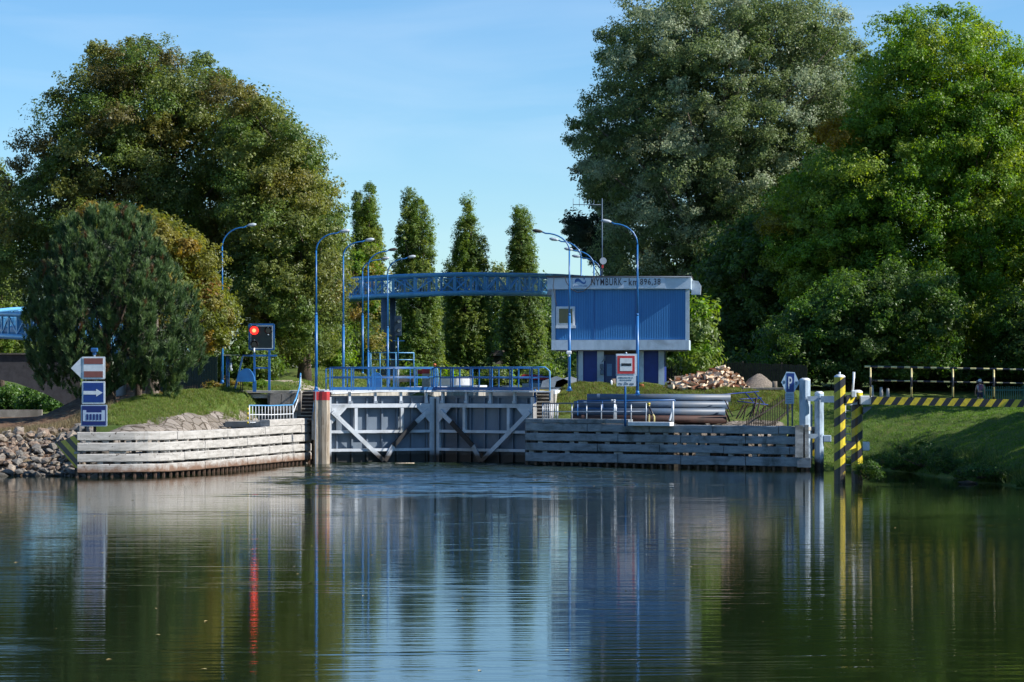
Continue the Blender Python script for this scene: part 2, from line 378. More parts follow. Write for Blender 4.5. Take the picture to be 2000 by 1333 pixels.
def nearline(px, py, pts):
    d = np.full(len(px), 1e9)
    for (x1, y1), (x2, y2) in zip(pts[:-1], pts[1:]):
        vx, vy = x2 - x1, y2 - y1; t = np.clip(((px - x1) * vx + (py - y1) * vy) / (vx * vx + vy * vy), 0, 1)
        d = np.minimum(d, np.hypot(px - x1 - t * vx, py - y1 - t * vy))
    return d
# zones: r paving, g mud/rock soil, b gravel path
dl = nearline(fx, fy, LW)
pave = np.clip((4.6 - dl) / .8, 0, 1) * (fx < -10.9) * (fx > -24) * (fz < 3.0)
mud = np.clip((-20.6 - fx - np.clip(140 - fy, -30, 6) * .15) / 2.5, 0, 1) * (fy < 205)
pathl = [(P(538, 750, 164).x, 164), (P(560, 0, 168).x, 168), (P(590, 0, 161).x, 161), (P(640, 0, 156).x, 156)]
path = np.clip((1.0 - nearline(fx, fy, pathl)) / .4, 0, 1)
path = np.maximum(path, np.clip((1.1 - nearline(fx, fy, [(22, 156), (34, 150), (60, 140)])) / .4, 0, 1))
bare = np.clip((rwall(150) + 8.2 - fx) / .6, 0, 1) * (fx > 1) * (fy > 145 - 0) * (fz < 2.6)
pave = np.maximum(pave, ((fx > 1.2) & (fx < 15.4) & (fz < 2.5) & (fy > 138) & (fy < 150)) * 1.0)
ny_, nx_ = len(gy), len(gx)
idx = np.arange(ny_ * nx_).reshape(ny_, nx_)
faces = np.stack([idx[:-1, :-1], idx[:-1, 1:], idx[1:, 1:], idx[1:, :-1]], -1).reshape(-1, 4)
def npmesh(name, V, F, mats, cols=None, smooth=False, parent=None):
    me = bpy.data.meshes.new(name); nv, nf, k = len(V), len(F), F.shape[1]
    off = wloc(parent) if parent else Vector((0, 0, 0))
    V = V - np.array(off)
    me.vertices.add(nv); me.vertices.foreach_set("co", V.astype(np.float32).ravel())
    me.loops.add(nf * k); me.loops.foreach_set("vertex_index", F.astype(np.int32).ravel())
    me.polygons.add(nf); me.polygons.foreach_set("loop_start", np.arange(0, nf * k, k, dtype=np.int32))
    me.polygons.foreach_set("use_smooth", np.full(nf, smooth))
    me.update(calc_edges=True)
    for m in (mats if isinstance(mats, (list, tuple)) else [mats]): me.materials.append(m)
    if cols is not None:
        ca = me.color_attributes.new("Col", 'FLOAT_COLOR', 'POINT')
        ca.data.foreach_set("color", np.c_[cols, np.ones(nv)].astype(np.float32).ravel())
    o = bpy.data.objects.new(name, me); C.objects.link(o)
    if parent: o.parent = parent
    return o
def ground_mat():
    m, t, b = newmat("ground_surface"); a = N(t, "ShaderNodeAttribute", attribute_name="Col")
    sp = N(t, "ShaderNodeSeparateColor"); t.links.new(a.outputs["Color"], sp.inputs[0]); co = coords(t)
    gr = ramp(t, noise(t, co, 1.1, 8, .7, .5), [(.28, (.06, .12, .02)), (.45, (.10, .155, .03)), (.6, (.14, .17, .04)), (.76, (.26, .21, .10))])
    gr = mixc(t, ramp(t, noise(t, co, 16, 5, .75), [(.42, (0, 0, 0)), (.7, (1, 1, 1))]), gr, (.035, .06, .012))
    vo = N(t, "ShaderNodeTexVoronoi", feature='DISTANCE_TO_EDGE'); vo.inputs["Scale"].default_value = 1.7; t.links.new(co, vo.inputs["Vector"])
    vc = N(t, "ShaderNodeTexVoronoi"); vc.inputs["Scale"].default_value = 1.7; t.links.new(co, vc.inputs["Vector"])
    sc_ = N(t, "ShaderNodeSeparateColor"); t.links.new(vc.outputs["Color"], sc_.inputs[0])
    pv = ramp(t, sc_.outputs[0], [(.1, (.20, .175, .145)), (.9, (.34, .30, .26))])
    pv = mixc(t, ramp(t, noise(t, co, 6, 6, .7), [(.5, (0, 0, 0)), (.7, (1, 1, 1))]), pv, (.22, .17, .12))
    pv = mixc(t, ramp(t, vo.outputs[0], [(.02, (1, 1, 1)), (.07, (0, 0, 0))]), pv, (.07, .055, .04))
    md = ramp(t, noise(t, co, 1.3, 8, .75, .8), [(.32, (.05, .035, .025)), (.5, (.16, .095, .06)), (.62, (.24, .18, .11)), (.75, (.09, .08, .04))])
    def thr(s):
        n = N(t, "ShaderNodeMath", operation='MULTIPLY_ADD'); t.links.new(noise(t, co, 3, 5, .7), n.inputs[0]); n.inputs[1].default_value = .6; n.inputs[2].default_value = -.3
        ad = N(t, "ShaderNodeMath", operation='ADD'); t.links.new(s, ad.inputs[0]); t.links.new(n.outputs[0], ad.inputs[1])
        return ramp(t, ad.outputs[0], [(.42, (0, 0, 0)), (.58, (1, 1, 1))])
    c = mixc(t, thr(sp.outputs[1]), gr, md); c = mixc(t, thr(sp.outputs[0]), c, pv); c = mixc(t, thr(sp.outputs[2]), c, (.42, .36, .29))
    t.links.new(c, b.inputs["Base Color"]); b.inputs["Roughness"].default_value = .95; b.inputs["Specular IOR Level"].default_value = .2
    bump(t, b, noise(t, co, 9, 8, .8), 1, .09); return m
ground = npmesh("ground", np.c_[fx, fy, fz], faces, ground_mat(), np.c_[pave, mud, path], True); tag(ground, kind="structure")

def water_mat():
    m, t, b = newmat("river_water")
    b.inputs["Base Color"].default_value = (.010, .017, .006, 1); b.inputs["IOR"].default_value = 1.333
    b.inputs["Specular IOR Level"].default_value = .8; b.inputs["Roughness"].default_value = .035
    bump(t, b, noise(t, coords(t, (.6, 2, 1)), 9, 2, .5), .4, .002)
    return m
M_water = water_mat()
# the river surface is real ripples: long low crests across the view, rougher where the breeze touches
wx = axis(-500, 500, -27, 27, .33, 3, 60); wy = axis(-60, 233.2, 37, 151.5, .058, 1, 6); wy[-1] = 233.2; wy = np.unique(np.minimum(wy, 233.2))
WX, WY = np.meshgrid(wx, wy); ax_, ay_ = WX.ravel(), WY.ravel()
wr = np.random.default_rng(5); hz_ = np.zeros(len(ax_)); hs_ = np.zeros(len(ax_))
for lam, sl_ in [(.26, 1), (.31, 1), (.36, 1), (.42, 1), (.5, .9), (.6, .8), (.75, .6), (.95, .45), (1.3, .3), (1.8, .2)] * 2:
    th = wr.normal(0, .10); ph = wr.uniform(0, 6.28); kk_ = 2 * math.pi / lam * wr.uniform(.93, 1.07)
    hz_ += sl_ / kk_ * np.sin(kk_ * (ay_ * math.cos(th) + ax_ * math.sin(th)) + ph + .7 * np.sin(ax_ * .35 + ph * 3) + .5 * np.sin(ay_ * .21 + ax_ * .11 + ph))
def soft(f, lo, hi): return np.clip((f - lo) / (hi - lo), 0, 1) ** 2 * (3 - 2 * np.clip((f - lo) / (hi - lo), 0, 1))
pn = np.sin(ay_ * .42 + 1.3 * np.sin(ax_ * .09 + .5) + .2) + .8 * np.sin(ay_ * .93 + 1.1 * np.sin(ax_ * .17) + 2) + .5 * np.sin(ax_ * .31 + ay_ * .23 + 1)
windz = soft(ay_, 104, 131) * soft(11 - np.abs(ax_ + 2.5), 0, 6)
amp_ = .0032 + .0035 * soft(pn, .3, 1.6) + windz * (.04 + .11 * soft(pn, -.9, .8))
near = soft(27 - np.abs(ax_), 0, 4) * soft(ay_, 37, 42) * soft(151.5 - ay_, 0, 1)
fw = np.arange(len(wy) * len(wx)).reshape(len(wy), len(wx))
ff = np.stack([fw[:-1, :-1], fw[:-1, 1:], fw[1:, 1:], fw[1:, :-1]], -1).reshape(-1, 4)
tag(npmesh("river_water", np.c_[ax_, ay_, hz_ * amp_ * near], ff, M_water, None, True), kind="structure")
fl = MB()
for k in range(150):
    x, y = random.uniform(-22, 24), 40 + 85 * random.random() ** 1.4; s_ = random.uniform(.03, .07); a_ = random.uniform(0, 6)
    c_, q_ = math.cos(a_) * s_, math.sin(a_) * s_; fl.add([(x - c_, y - q_, .006), (x + q_ * .5, y - c_ * .5, .014), (x + c_, y + q_, .008), (x - q_ * .5, y + c_ * .5, .02)], [(0, 1, 2, 3)])
fl.build("floating_leaves", pmat("fallen_leaf", (.45, .30, .12), (.35, .33, .12), .6, 20, bs=0), label="small yellow fallen leaves floating on the river", cat="leaves", kind="stuff")
mb = MB(); mb.add([(-20, 234.2, 3.4), (40, 234.2, 3.4), (60, 320, 3.4), (-20, 320, 3.4)], [(0, 1, 2, 3)]); mb.build("upper_basin_water", M_water, kind="structure")

# ------------------------------------------------------------------ lock masonry
zt = 4.18
def wallblock(name, xf0, w_, D0, D1, z0, z1, mat, label, cat):
    mb = MB()
    vs = [(xf0(D0), D0, z0), (xf0(D1), D1, z0), (xf0(D1) + w_, D1, z0), (xf0(D0) + w_, D0, z0)]
    vs += [(x, y, z1) for x, y, z in vs]
    mb.add(vs, [(0, 1, 2, 3), (7, 6, 5, 4), (0, 4, 5, 1), (1, 5, 6, 2), (2, 6, 7, 3), (3, 7, 4, 0)])
    # coping
    return mb
for side, f, w_ in (("left", lwall, -2.4), ("right", rwall, 1.15)):
    root = empty("lock_wall", (f(150), 150, 0), f"long grey concrete side wall of the lock chamber on the {side} of the gates", "lock wall", "side walls of the lock chamber")
    mb = wallblock("x", f, w_, 150.6 if side == "left" else 150.2, 234, -2.4, zt - .22, M_conc, "", ""); mb.build("wall_face", M_conc, root)
    mb = MB(); e = .06 if side == "left" else -.06
    mb2 = wallblock("x", lambda D: f(D) + e, w_ + (-e if side == "left" else -e), 150.6 if side == "left" else 150.2, 234, zt - .217, zt, M_white, "", "")
    mb2.build("coping", M_white, root)
mb = MB(); c0 = (lwall(233) + rwall(233)) / 2
mb.box((c0, 233.7, .8), (rwall(233) - lwall(233) + .2, .9, 6.4))
single("upper_gate", mb, M_skin, "dark steel upper gate closing the far end of the lock chamber", "lock gate")
# ------------------------------------------------------------------ lock gates
def wetmat(base, name, lo=.55, hi=.8, col=(.012, .012, .010)):
    """same paint, black with slime below the high-water mark"""
    m = base.copy(); m.name = name; t = m.node_tree; b = t.nodes["Principled BSDF"]; src = b.inputs["Base Color"].links[0].from_socket
    geo = N(t, "ShaderNodeNewGeometry"); sp = N(t, "ShaderNodeSeparateXYZ"); t.links.new(geo.outputs["Position"], sp.inputs[0])
    n_2 = N(t, "ShaderNodeMath", operation='MULTIPLY_ADD'); t.links.new(noise(t, coords(t), 3, 5, .7), n_2.inputs[0]); n_2.inputs[1].default_value = .25; t.links.new(sp.outputs["Z"], n_2.inputs[2])
    f = ramp(t, n_2.outputs[0], [(lo, (1, 1, 1)), (hi, (0, 0, 0))]); t.links.new(mixc(t, f, src, col), b.inputs["Base Color"]); return m
M_skin = wetmat(M_skin, "gate_plate_wet"); M_gateb = M_gate; M_gate = wetmat(M_gate, "gate_frame_wet", .5, .85, (.045, .035, .028))
def gate(Hx, Hy, Ax, Ay, label, bright):
    Hp = Vector((Hx, Hy, 0)); u = Vector((Ax - Hx, Ay - Hy, 0)); L = u.length; u.normalize()
    nrm = Vector((u.y, -u.x, 0))
    if nrm.y > 0: nrm = -nrm
    T = lambda v: Hp + u * v.x + nrm * v.y + Vector((0, 0, v.z))   # local: x along, y towards viewer, z up
    root = empty("lock_gate", Hp, label, "lock gate", "mitre gates of the lock")
    Mx = Matrix((u, nrm, (0, 0, 1))).transposed()
    def bx(mb, x0, x1, y0, y1, z0, z1, m=0): mb.prism([(x0, z0), (x1, z0), (x1, z1), (x0, z1)], y0, y1, m, T)
    mb = MB(); bx(mb, 0, L, -.12, 0, -1.5, 3.82); mb.build("skin_plate", M_skin, root)
    mb = MB(); bx(mb, 0, L - .3, .002, .10, 3.74, 3.86)
    for k in range(7):
        x = .55 + k * (L - 1.1) / 6; bx(mb, x - .05, x + .05, .003, .14, -1.4, 3.73)
    mb.build("stiffener", M_skin, root)
    for nm, z0, z1 in (("top", 3.18, 3.41), ("mid", 1.72, 1.88), ("low", .66, .82)):
        mb = MB(); bx(mb, 0, L - .45, .15, .42, z0, z1); mb.build("girder", M_gate, root)
    for x in (1.62, L - 2.15):
        mb = MB(); bx(mb, x - .09, x + .09, .16, .40, 1.885, 3.175); mb.build("upright", M_gate, root)
    mb = MB(); bx(mb, 0, .12, .003, .43, -1.5, 3.8); mb.build("heel_post", M_gate, root)
    mb = MB(); bx(mb, L - .44, L, -.16, .34, -1.5, 3.8)
    for k in range(40):
        z = .4 + k * .083
        for x in (L - .36, L - .1): mb.box(T(Vector((x, .35, z))), (.022, .03, .022))
    mb.build("mitre_post", M_gate if bright else M_gate, root)
    mb = MB(); bx(mb, L - .03, L + .04, .34, .40, -1.5, 3.75); mb.build("seal_strip", M_black, root)
    # gussets
    mb = MB(); mb.prism([(.125, 3.175), (1.05, 3.175), (.62, 2.72), (.125, 2.25)], .36, .44, 0, T)
    for k in range(9):
        for j in (0, 1): mb.box(T(Vector((.2 + k * .09, .45, 3.36 - j * .09))), (.022, .03, .022))
    mb.build("gusset", M_gate, root)
    mb = MB(); mb.prism([(L - .45, 3.175), (L - 1.25, 3.175), (L - .95, 2.85), (L - .45, 2.3)], .30, .40, 0, T); mb.build("gusset", M_gate, root)
    def diag(x0, z0, x1, z1, w_, mat, y=.52, nm="diagonal_brace"):
        mb = MB(); a = T(Vector((x0, y, z0))); b = T(Vector((x1, y, z1))); mb.bar(a, b, .09, w_, 0, nrm.cross((b - a).normalized()))
        if mat is M_gate:
            for k in range(10):
                q = a.lerp(b, .03 + k * .03) + nrm * .05
                mb.box(q, (.022, .03, .022))
        mb.build(nm, mat, root)
    xm = L * .50
    diag(.15, 2.95, xm - .05, .12, .24, M_gate)
    diag(L - .55, 3.0, L - 1.35, 2.32, .26, M_gate, .50)
    diag(L - 1.33, 2.335, xm + .55, .98, .27, M_black, .50)
    diag(xm + .57, .99, xm + .05, .10, .26, M_gate, .47)
    # walkway on brackets
    mb = MB(); bx(mb, -.35, L + .05, -.35, .55, 4.08, 4.17); mb.build("walkway_deck", M_white if bright else M_gate, root)
    for k in range(4):
        x = 1.25 + k * (L - 1.9) / 3
        mb = MB(); bx(mb, x - .07, x + .07, .16, .36, 3.42, 4.075); mb.box(T(Vector((x, .38, 3.5))), (.2, .1, .14)); mb.build("bracket", M_gate, root)
    # railing
    zr = 4.17
    xs = [.02 + k * (L - .15) / 5 for k in range(6)]
    for k, x in enumerate(xs):
        mb = MB(); bx(mb, x - .045, x + .045, .45, .51, zr + .003, zr + 1.3)
        if k < 5: bx(mb, x + .11, x + .16, .46, .50, zr + .003, zr + 1.27)
        mb.build("railing_post", M_blue, root)
    for z, r in ((1.33, .035), (.78, .028)):
        mb = MB(); mb.tube([T(Vector((0, .48, zr + z))), T(Vector((L - .1, .48, zr + z)))], r); mb.build("rail", M_blue, root)
    mb = MB(); bx(mb, .0, L - .12, .515, .53, zr + .02, zr + .2); mb.build("toe_board", M_blue, root)
    # rear railing
    for k, x in enumerate(xs):
        mb = MB(); bx(mb, x - .03, x + .03, -.33, -.28, zr + .003, zr + 1.25); mb.build("railing_post", M_blue, root)
    for z in (1.27, .72):
        mb = MB(); mb.tube([T(Vector((0, -.3, zr + z))), T(Vector((L - .1, -.3, zr + z)))], .028); mb.build("rail", M_blue, root)
    mb = MB(); mb.tube([T(Vector((L - .1, .48, zr + 1.33))), T(Vector((L - .02, .5, zr + 1.2))), T(Vector((L + .0, .5, zr + .6))), T(Vector((L - .06, .5, zr + .1)))], .035, 8)
    mb.build("end_rail", M_blue2, root)
    mb = MB(); q = T(Vector((L - .15, .40, zr + 1.39)))
    mb.tube([q, q + Vector((0, 0, .07))], .045, 8); mb.tube([q + Vector((0, 0, .07)), q + Vector((0, 0, .13)), q + Vector((0, 0, .18))], [.09, .085, .03], 10)
    mb.build("warning_lamp", pmat("amber_lamp_cover", (.5, .13, .03), (.25, .05, .02), .3, 8, bs=0), root)
    return root, T, L
gL, TL, LL = gate(-10.62, 150.1, -4.50, 152.5, "left lock gate leaf, its pale frame sunlit beside the red-topped wooden post", True)
gR, TR, LR_ = gate(1.38, 149.1, -4.45, 152.45, "right lock gate leaf, all in shade, next to the grey guide wall", False)
# right outer end hoop of the railing
root = gR
a = TR(Vector((0.0, .48, 5.5)))
mb = MB(); mb.tube([a, a + Vector((.75, -.1, 0)), a + Vector((1.0, -.12, -.22)), a + Vector((1.02, -.12, -1.9))], .045, 8); mb.build("end_rail", M_blue2, root)
mb = MB(); mb.tube([TR(Vector((0, .48, 4.95))), a + Vector((1.0, -.12, -.55))], .03); mb.build("rail", M_blue, root)
mb = MB(); mb.box((-4.475, 152.02, 1.1), (.075, .08, 5.2)); mb.build("seal_strip", M_black, root)
mb = MB(); mb.box(a + Vector((.45, .15, -1.38)), (1.25, .8, .08)); mb.build("walkway_deck", M_gate, root)

# stair flights and gate-head masonry
def stairs(x0, x1, Dn, Df, z0, z1, n, label, m_edge, face):
    root = empty("stair_flight", (x0, Dn, z0), label, "stairs", "stair flights beside the gates")
    h = (z1 - z0) / n; dd = (Df - Dn) / n
    for k in range(n):
        mb = MB(); mb.box(((x0 + x1) / 2, Dn + dd * (k + .5), z0 + h * (k + .5) - .03), (x1 - x0, dd - .004, h - .065)); mb.build("step", face, root)
        mb = MB(); mb.box(((x0 + x1) / 2, Dn + dd * (k + .5) - .03, z0 + h * (k + 1) - .03), (x1 - x0 + .02, dd, .055)); mb.build("tread_nosing", m_edge, root)
    for x in (x0 - .13, x1 + .13):
        mb = MB()
        mb.add([(x - .1, Dn - .35, z0 - 1), (x + .1, Dn - .35, z0 - 1), (x + .1, Df, z0 - 1), (x - .1, Df, z0 - 1),
                (x - .1, Dn - .35, z0 + .1), (x + .1, Dn - .35, z0 + .1), (x + .1, Df, z1 + .05), (x - .1, Df, z1 + .05)],
               [(0, 1, 2, 3), (4, 5, 6, 7), (0, 1, 5, 4), (1, 2, 6, 5), (2, 3, 7, 6), (3, 0, 4, 7)])
        mb.build("side_wall", M_conc, root)
    return root
M_tread = pmat("worn_tread_edge", (.42, .38, .32), (.25, .22, .18), .8, 5, bs=.4); M_riser = pmat("dark_riser", (.035, .03, .028), (.06, .05, .04), .9, 4, bs=.4)
xa, xb = XD(583, 149.5), XD(611, 149.5)
stairs(xa, xb, 148.6, 150.6, 2.38, 4.15, 9, "dark stair flight with pale nosings between the left railing and the wooden post", M_tread, M_riser)
xa2, xb2 = XD(1049, 149.2), XD(1073, 149.2)
stairs(xa2, xb2, 148.0, 150.0, 2.38, 4.15, 9, "stair flight with pale nosings between the right gate leaf and the grass bank", M_tread, M_riser)
# yellow top nosings
mb = MB(); mb.box(((xa + xb) / 2, 150.66, 4.19), (.95, .12, .05)); single("yellow_edge_strip", mb, M_yellow, "yellow painted edge strip on top of the left stair flight", "edge strip")
mb = MB(); mb.box(((xa2 + xb2) / 2, 150.06, 4.17), (.82, .12, .1)); single("yellow_edge_strip", mb, M_yellow, "yellow painted edge strip on top of the right stair flight", "edge strip")
# stringer posts in blue beside stairs
mb = MB(); mb.bar((XD(611, 148.9), 148.7, 2.35), (XD(618, 149.6), 149.55, 4.2), .12, .14); single("stair_handrail", mb, M_blue2, "sloping light blue steel stringer between stairs and wooden post", "handrail")
mb = MB(); mb.tube([(XD(1043, 149), 149.0, 2.4), (XD(1045, 149), 149.0, 4.25)], .07); single("stair_handrail", mb, M_blue, "upright blue steel post between right gate leaf and right stairs", "handrail")
# big wooden fender post
mb = MB(); D = 148.2; wd = 30 / FPX * D
ring = []
for k, z in enumerate((-2.2, -.5, .6, 1.8, 2.9, ZD(782, D))):
    ww = wd / 2 * (1 + .02 * math.sin(k * 2.1))
    ring.append((z, ww))
X0 = XD(627.5, D)
vs = []
for z, ww in ring:
    for a_, b_ in ((-1, -.6), (-.72, -1), (-.25, -.86), (.1, -1.02), (.7, -1), (1, -.7), (1, .9), (-1, .9)): vs.append((X0 + a_ * ww + random.uniform(-.012, .012), D + .35 + b_ * .36, z))
nn = 8; fs = [(i * nn + j, i * nn + (j + 1) % nn, (i + 1) * nn + (j + 1) % nn, (i + 1) * nn + j) for i in range(len(ring) - 1) for j in range(nn)]
root = empty("fender_post", (X0, D + .35, -2.2), "massive weathered wooden fender post with red painted top left of the gates", "post")
mb.add(vs, fs); mb.build("timber", M_wood, root)
mb = MB(); t0, t1 = ZD(782, D), ZD(765.5, D)
vs = []
for z in (t0, t1):
    for a_, b_ in ((-1, -.6), (-.72, -1), (-.25, -.9), (.1, -1.02), (.7, -1), (1, -.7), (1, .9), (-1, .9)): vs.append((X0 + a_ * wd / 2 * 1.01, D + .35 + b_ * .365, z))
fs = [(j, (j + 1) % nn, nn + (j + 1) % nn, nn + j) for j in range(nn)] + [tuple(range(nn, 2 * nn))]
mb.add(vs, fs); mb.build("red_cap", M_red, root)
mb = MB(); mb.bar((X0 - .36 * wd, D - .03, -1.5), (X0 - .36 * wd, D - .03, t1), .05, .05, up=(0, 1, 0)); mb.build("steel_rail", M_silver, root)
# gate-head side blocks of concrete behind the posts
for x0, x1, D0, D1, z0, z1, lab in ((XD(614, 149.6), XD(641, 149.6) + .03, 149.3, 152, -2.4, 4.0, "left concrete gate recess block behind the wooden post"),
                                    (1.45, XD(1043, 149) + .6, 150.2, 152, -2.4, 3.98, "right concrete gate recess block behind the blue post")):
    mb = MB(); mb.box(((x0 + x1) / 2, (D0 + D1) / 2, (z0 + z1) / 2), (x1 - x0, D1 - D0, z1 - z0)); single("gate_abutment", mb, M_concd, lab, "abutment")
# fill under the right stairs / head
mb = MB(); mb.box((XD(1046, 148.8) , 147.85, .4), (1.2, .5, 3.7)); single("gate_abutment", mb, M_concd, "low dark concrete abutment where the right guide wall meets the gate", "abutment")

# ------------------------------------------------------------------ guide walls (fenders)
def lerp_line(pts, n):
    s = [0]
    for a, b in zip(pts[:-1], pts[1:]): s.append(s[-1] + math.hypot(b[0] - a[0], b[1] - a[1]))
    out = []
    for k in range(n + 1):
        t = s[-1] * k / n
        i = max(j for j in range(len(s)) if s[j] <= t + 1e-9); i = min(i, len(pts) - 2)
        f = (t - s[i]) / (s[i + 1] - s[i]); out.append((pts[i][0] + (pts[i + 1][0] - pts[i][0]) * f, pts[i][1] + (pts[i + 1][1] - pts[i][1]) * f))
    return out, s[-1]
def offs(pts, d):
    out = []
    for i, p in enumerate(pts):
        a = pts[max(i - 1, 0)]; b = pts[min(i + 1, len(pts) - 1)]; L = math.hypot(b[0] - a[0], b[1] - a[1])
        out.append((p[0] - (b[1] - a[1]) / L * d, p[1] + (b[0] - a[0]) / L * d))
    return out
def wallbeam(pts, zt_, zb_, th, jit=.006):
    front, back = pts, offs(pts, th); mb = MB(); n = len(pts); vs = []
    for i in range(n):
        j1, j2 = random.uniform(-jit, jit), random.uniform(-jit, jit)
        f, b = front[i], back[i]
        inx = (b[0] - f[0]) / th; iny = (b[1] - f[1]) / th
        vs += [(f[0] + inx * .03, f[1] + iny * .03, zb_ + j2), (f[0], f[1], zb_ + .035 + j2), (f[0], f[1], zt_ - .035 + j1), (f[0] + inx * .03, f[1] + iny * .03, zt_ + j1), (b[0], b[1], zt_ + j1), (b[0], b[1], zb_ + j2)]
    fs = []
    for i in range(n - 1):
        for j in range(6): fs.append((i * 6 + j, i * 6 + (j + 1) % 6, (i + 1) * 6 + (j + 1) % 6, (i + 1) * 6 + j))
    fs += [tuple(range(6)), tuple((n - 1) * 6 + j for j in reversed(range(6)))]
    mb.add(vs, fs); return mb
def guide(pts, rows, label, npile, mat_b, n, org, pz=2.0):
    root = empty("guide_wall", org, label, "guide wall", "fender guide walls of the lock approach")
    ln, L = lerp_line(pts, n)
    for r_, (a, b) in enumerate(rows):
        per_ = n // 4; cuts = [0] + [min(per_ * q + (r_ % 2) * (per_ // 2) + (1 if r_ % 3 == 2 else 0), n) for q in range(1, 5)]; cuts = sorted(set(cuts + [n]))
        for c0, c1 in zip(cuts[:-1], cuts[1:]):
            if c1 - c0 < 1: continue
            sub = [Vector((*p, 0)) for p in ln[c0:c1 + 1]]
            if c1 != n: sub[-1] = sub[-1].lerp(sub[-2], .05)
            if c0 != 0: sub[0] = sub[0].lerp(sub[1], .02)
            dz_ = random.uniform(-.012, .012); wallbeam([(p.x, p.y) for p in sub], a + dz_, b + dz_, .34, .012).build("beam", mat_b, root)
    pl, _ = lerp_line(offs(ln, .40), npile)
    for k, (x, y) in enumerate(pl):
        mb = MB(); mb.box((x, y, (pz - 2.2) / 2 - .0), (.2, .12, pz + 2.2)); mb.build("pile", M_pile, root)
    # added pale blocks standing for the lit dashes in the slots
    mb = MB(); pl2, _ = lerp_line(offs(ln, .2), npile * 2)
    for (a, b), (c, d) in zip(rows[:-1], rows[1:]):
        for k, (x, y) in enumerate(pl2):
            if random.random() < .3: mb.box((x, y, (b + c) / 2), (.26, .2, b - c - .01))
    mb.build("lit_slot_blocks", M_beam, root)
    mb = MB(); pl3, _ = lerp_line(offs(ln, .17), npile)
    for x, y in pl3: mb.box((x, y, .10), (.12, .12, .4))
    mb.build("pile_feet", M_beam, root)
    return root, ln
rowsL = [(2.22, 1.80), (1.685, 1.27), (1.155, .75), (.635, .22)]
gwl, lnL = guide(LWS, rowsL, "sunlit pale guide wall of stacked beams under the three-board sign", 42, M_beam, 34, (LW[3][0], LW[3][1], -2))
top = [p for p in lnL if p[0] > XD(522, 142)]
wallbeam(top, 2.60, 2.235, .6).build("cap_beam", M_beam, gwl)
# deck behind the cap
mb = MB(); dk = offs(top, .62); dk2 = offs(top, 2.6)
for i in range(len(dk) - 1):
    a, b, c, d = dk[i], dk[i + 1], dk2[i + 1], dk2[i]
    mb.add([(a[0], a[1], 2.50), (b[0], b[1], 2.50), (c[0], c[1], 2.50), (d[0], d[1], 2.50), (a[0], a[1], 2.2), (b[0], b[1], 2.2), (c[0], c[1], 2.2), (d[0], d[1], 2.2)], [(0, 1, 2, 3), (4, 5, 6, 7), (0, 1, 5, 4), (1, 2, 6, 5), (2, 3, 7, 6), (3, 0, 4, 7)])
mb.build("deck_slab", M_conc, gwl)
M_beamd = pmat("grey_shaded_beam", (.34, .37, .39), (.19, .21, .225), .75, 2.2, bs=.8, bd=.03, stretch=(.6, .6, 2.5), lo=.35, hi=.65, grime=(.07, .085, .08))  # cooler, darker copy of the beam colour, painting in the right wall's shade
rowsR = [(2.35, 1.91), (1.79, 1.37), (1.25, .83), (.69, .20)]
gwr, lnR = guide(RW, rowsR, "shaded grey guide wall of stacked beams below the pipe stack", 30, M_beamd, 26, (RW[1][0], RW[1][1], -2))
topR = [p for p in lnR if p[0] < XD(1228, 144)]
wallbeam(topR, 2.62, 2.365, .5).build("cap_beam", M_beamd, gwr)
mb = MB(); dk = offs(lnR, .52); dk2 = offs(lnR, 2.0)
for i in range(len(dk) - 1):
    a, b, c, d = dk[i], dk[i + 1], dk2[i + 1], dk2[i]
    mb.add([(a[0], a[1], 2.30), (b[0], b[1], 2.30), (c[0], c[1], 2.30), (d[0], d[1], 2.30), (a[0], a[1], 2.1), (b[0], b[1], 2.1), (c[0], c[1], 2.1), (d[0], d[1], 2.1)], [(0, 1, 2, 3), (4, 5, 6, 7), (0, 1, 5, 4), (1, 2, 6, 5), (2, 3, 7, 6), (3, 0, 4, 7)])
mb.build("deck_slab", M_conc, gwr)
x, y = RW[-1]
mb = MB(); mb.box((x - .12, y - .12, 1.55), (.42, .2, 1.7)); mb.box((x + .3, y + .1, 1.55), (.2, .3, 1.75)); mb.build("end_post", M_beamd, gwr)
mb = MB(); mb.bar((x - .2, y - .02, .42), (x + .5, y - .12, .42), .3, .5); mb.build("end_beam", M_beamd, gwr)
# striped nose plate on the left wall
mb = MB(); vs = []
for (px, py, dd) in ((108, 867, 130.4), (153, 848, 129.0), (153, 914, 129.0), (147, 914, 129.2)):
    vs.append(P(px, py, dd))
nb = Vector((.5, -1, 0)).normalized() * -.12
mb.add([*vs, *[v + Vector((0.03, .14, 0)) for v in vs]], [(0, 1, 2, 3), (7, 6, 5, 4), (0, 4, 5, 1), (1, 5, 6, 2), (2, 6, 7, 3), (3, 7, 4, 0)])
single("nose_plate", mb, M_strP, "yellow and black striped nose plate at the left tip of the sunlit wall", "hazard plate")

# striped plates behind the white dolphin
for k, (px, py, pw, ph) in enumerate(((1563, 866, 12, 52), (1592, 866, 22, 50))):
    mb = MB(); c = P(px, py, 139.9 + .3 * k); mb.box(c, (pw / 36.4, .08, ph / 36.4)); single("hazard_board", mb, M_strA, ("narrow" if k == 0 else "wider") + " yellow and black striped board " + ("at the end of the grey guide wall" if k == 0 else "seen between the two white mooring piles"), "hazard board")

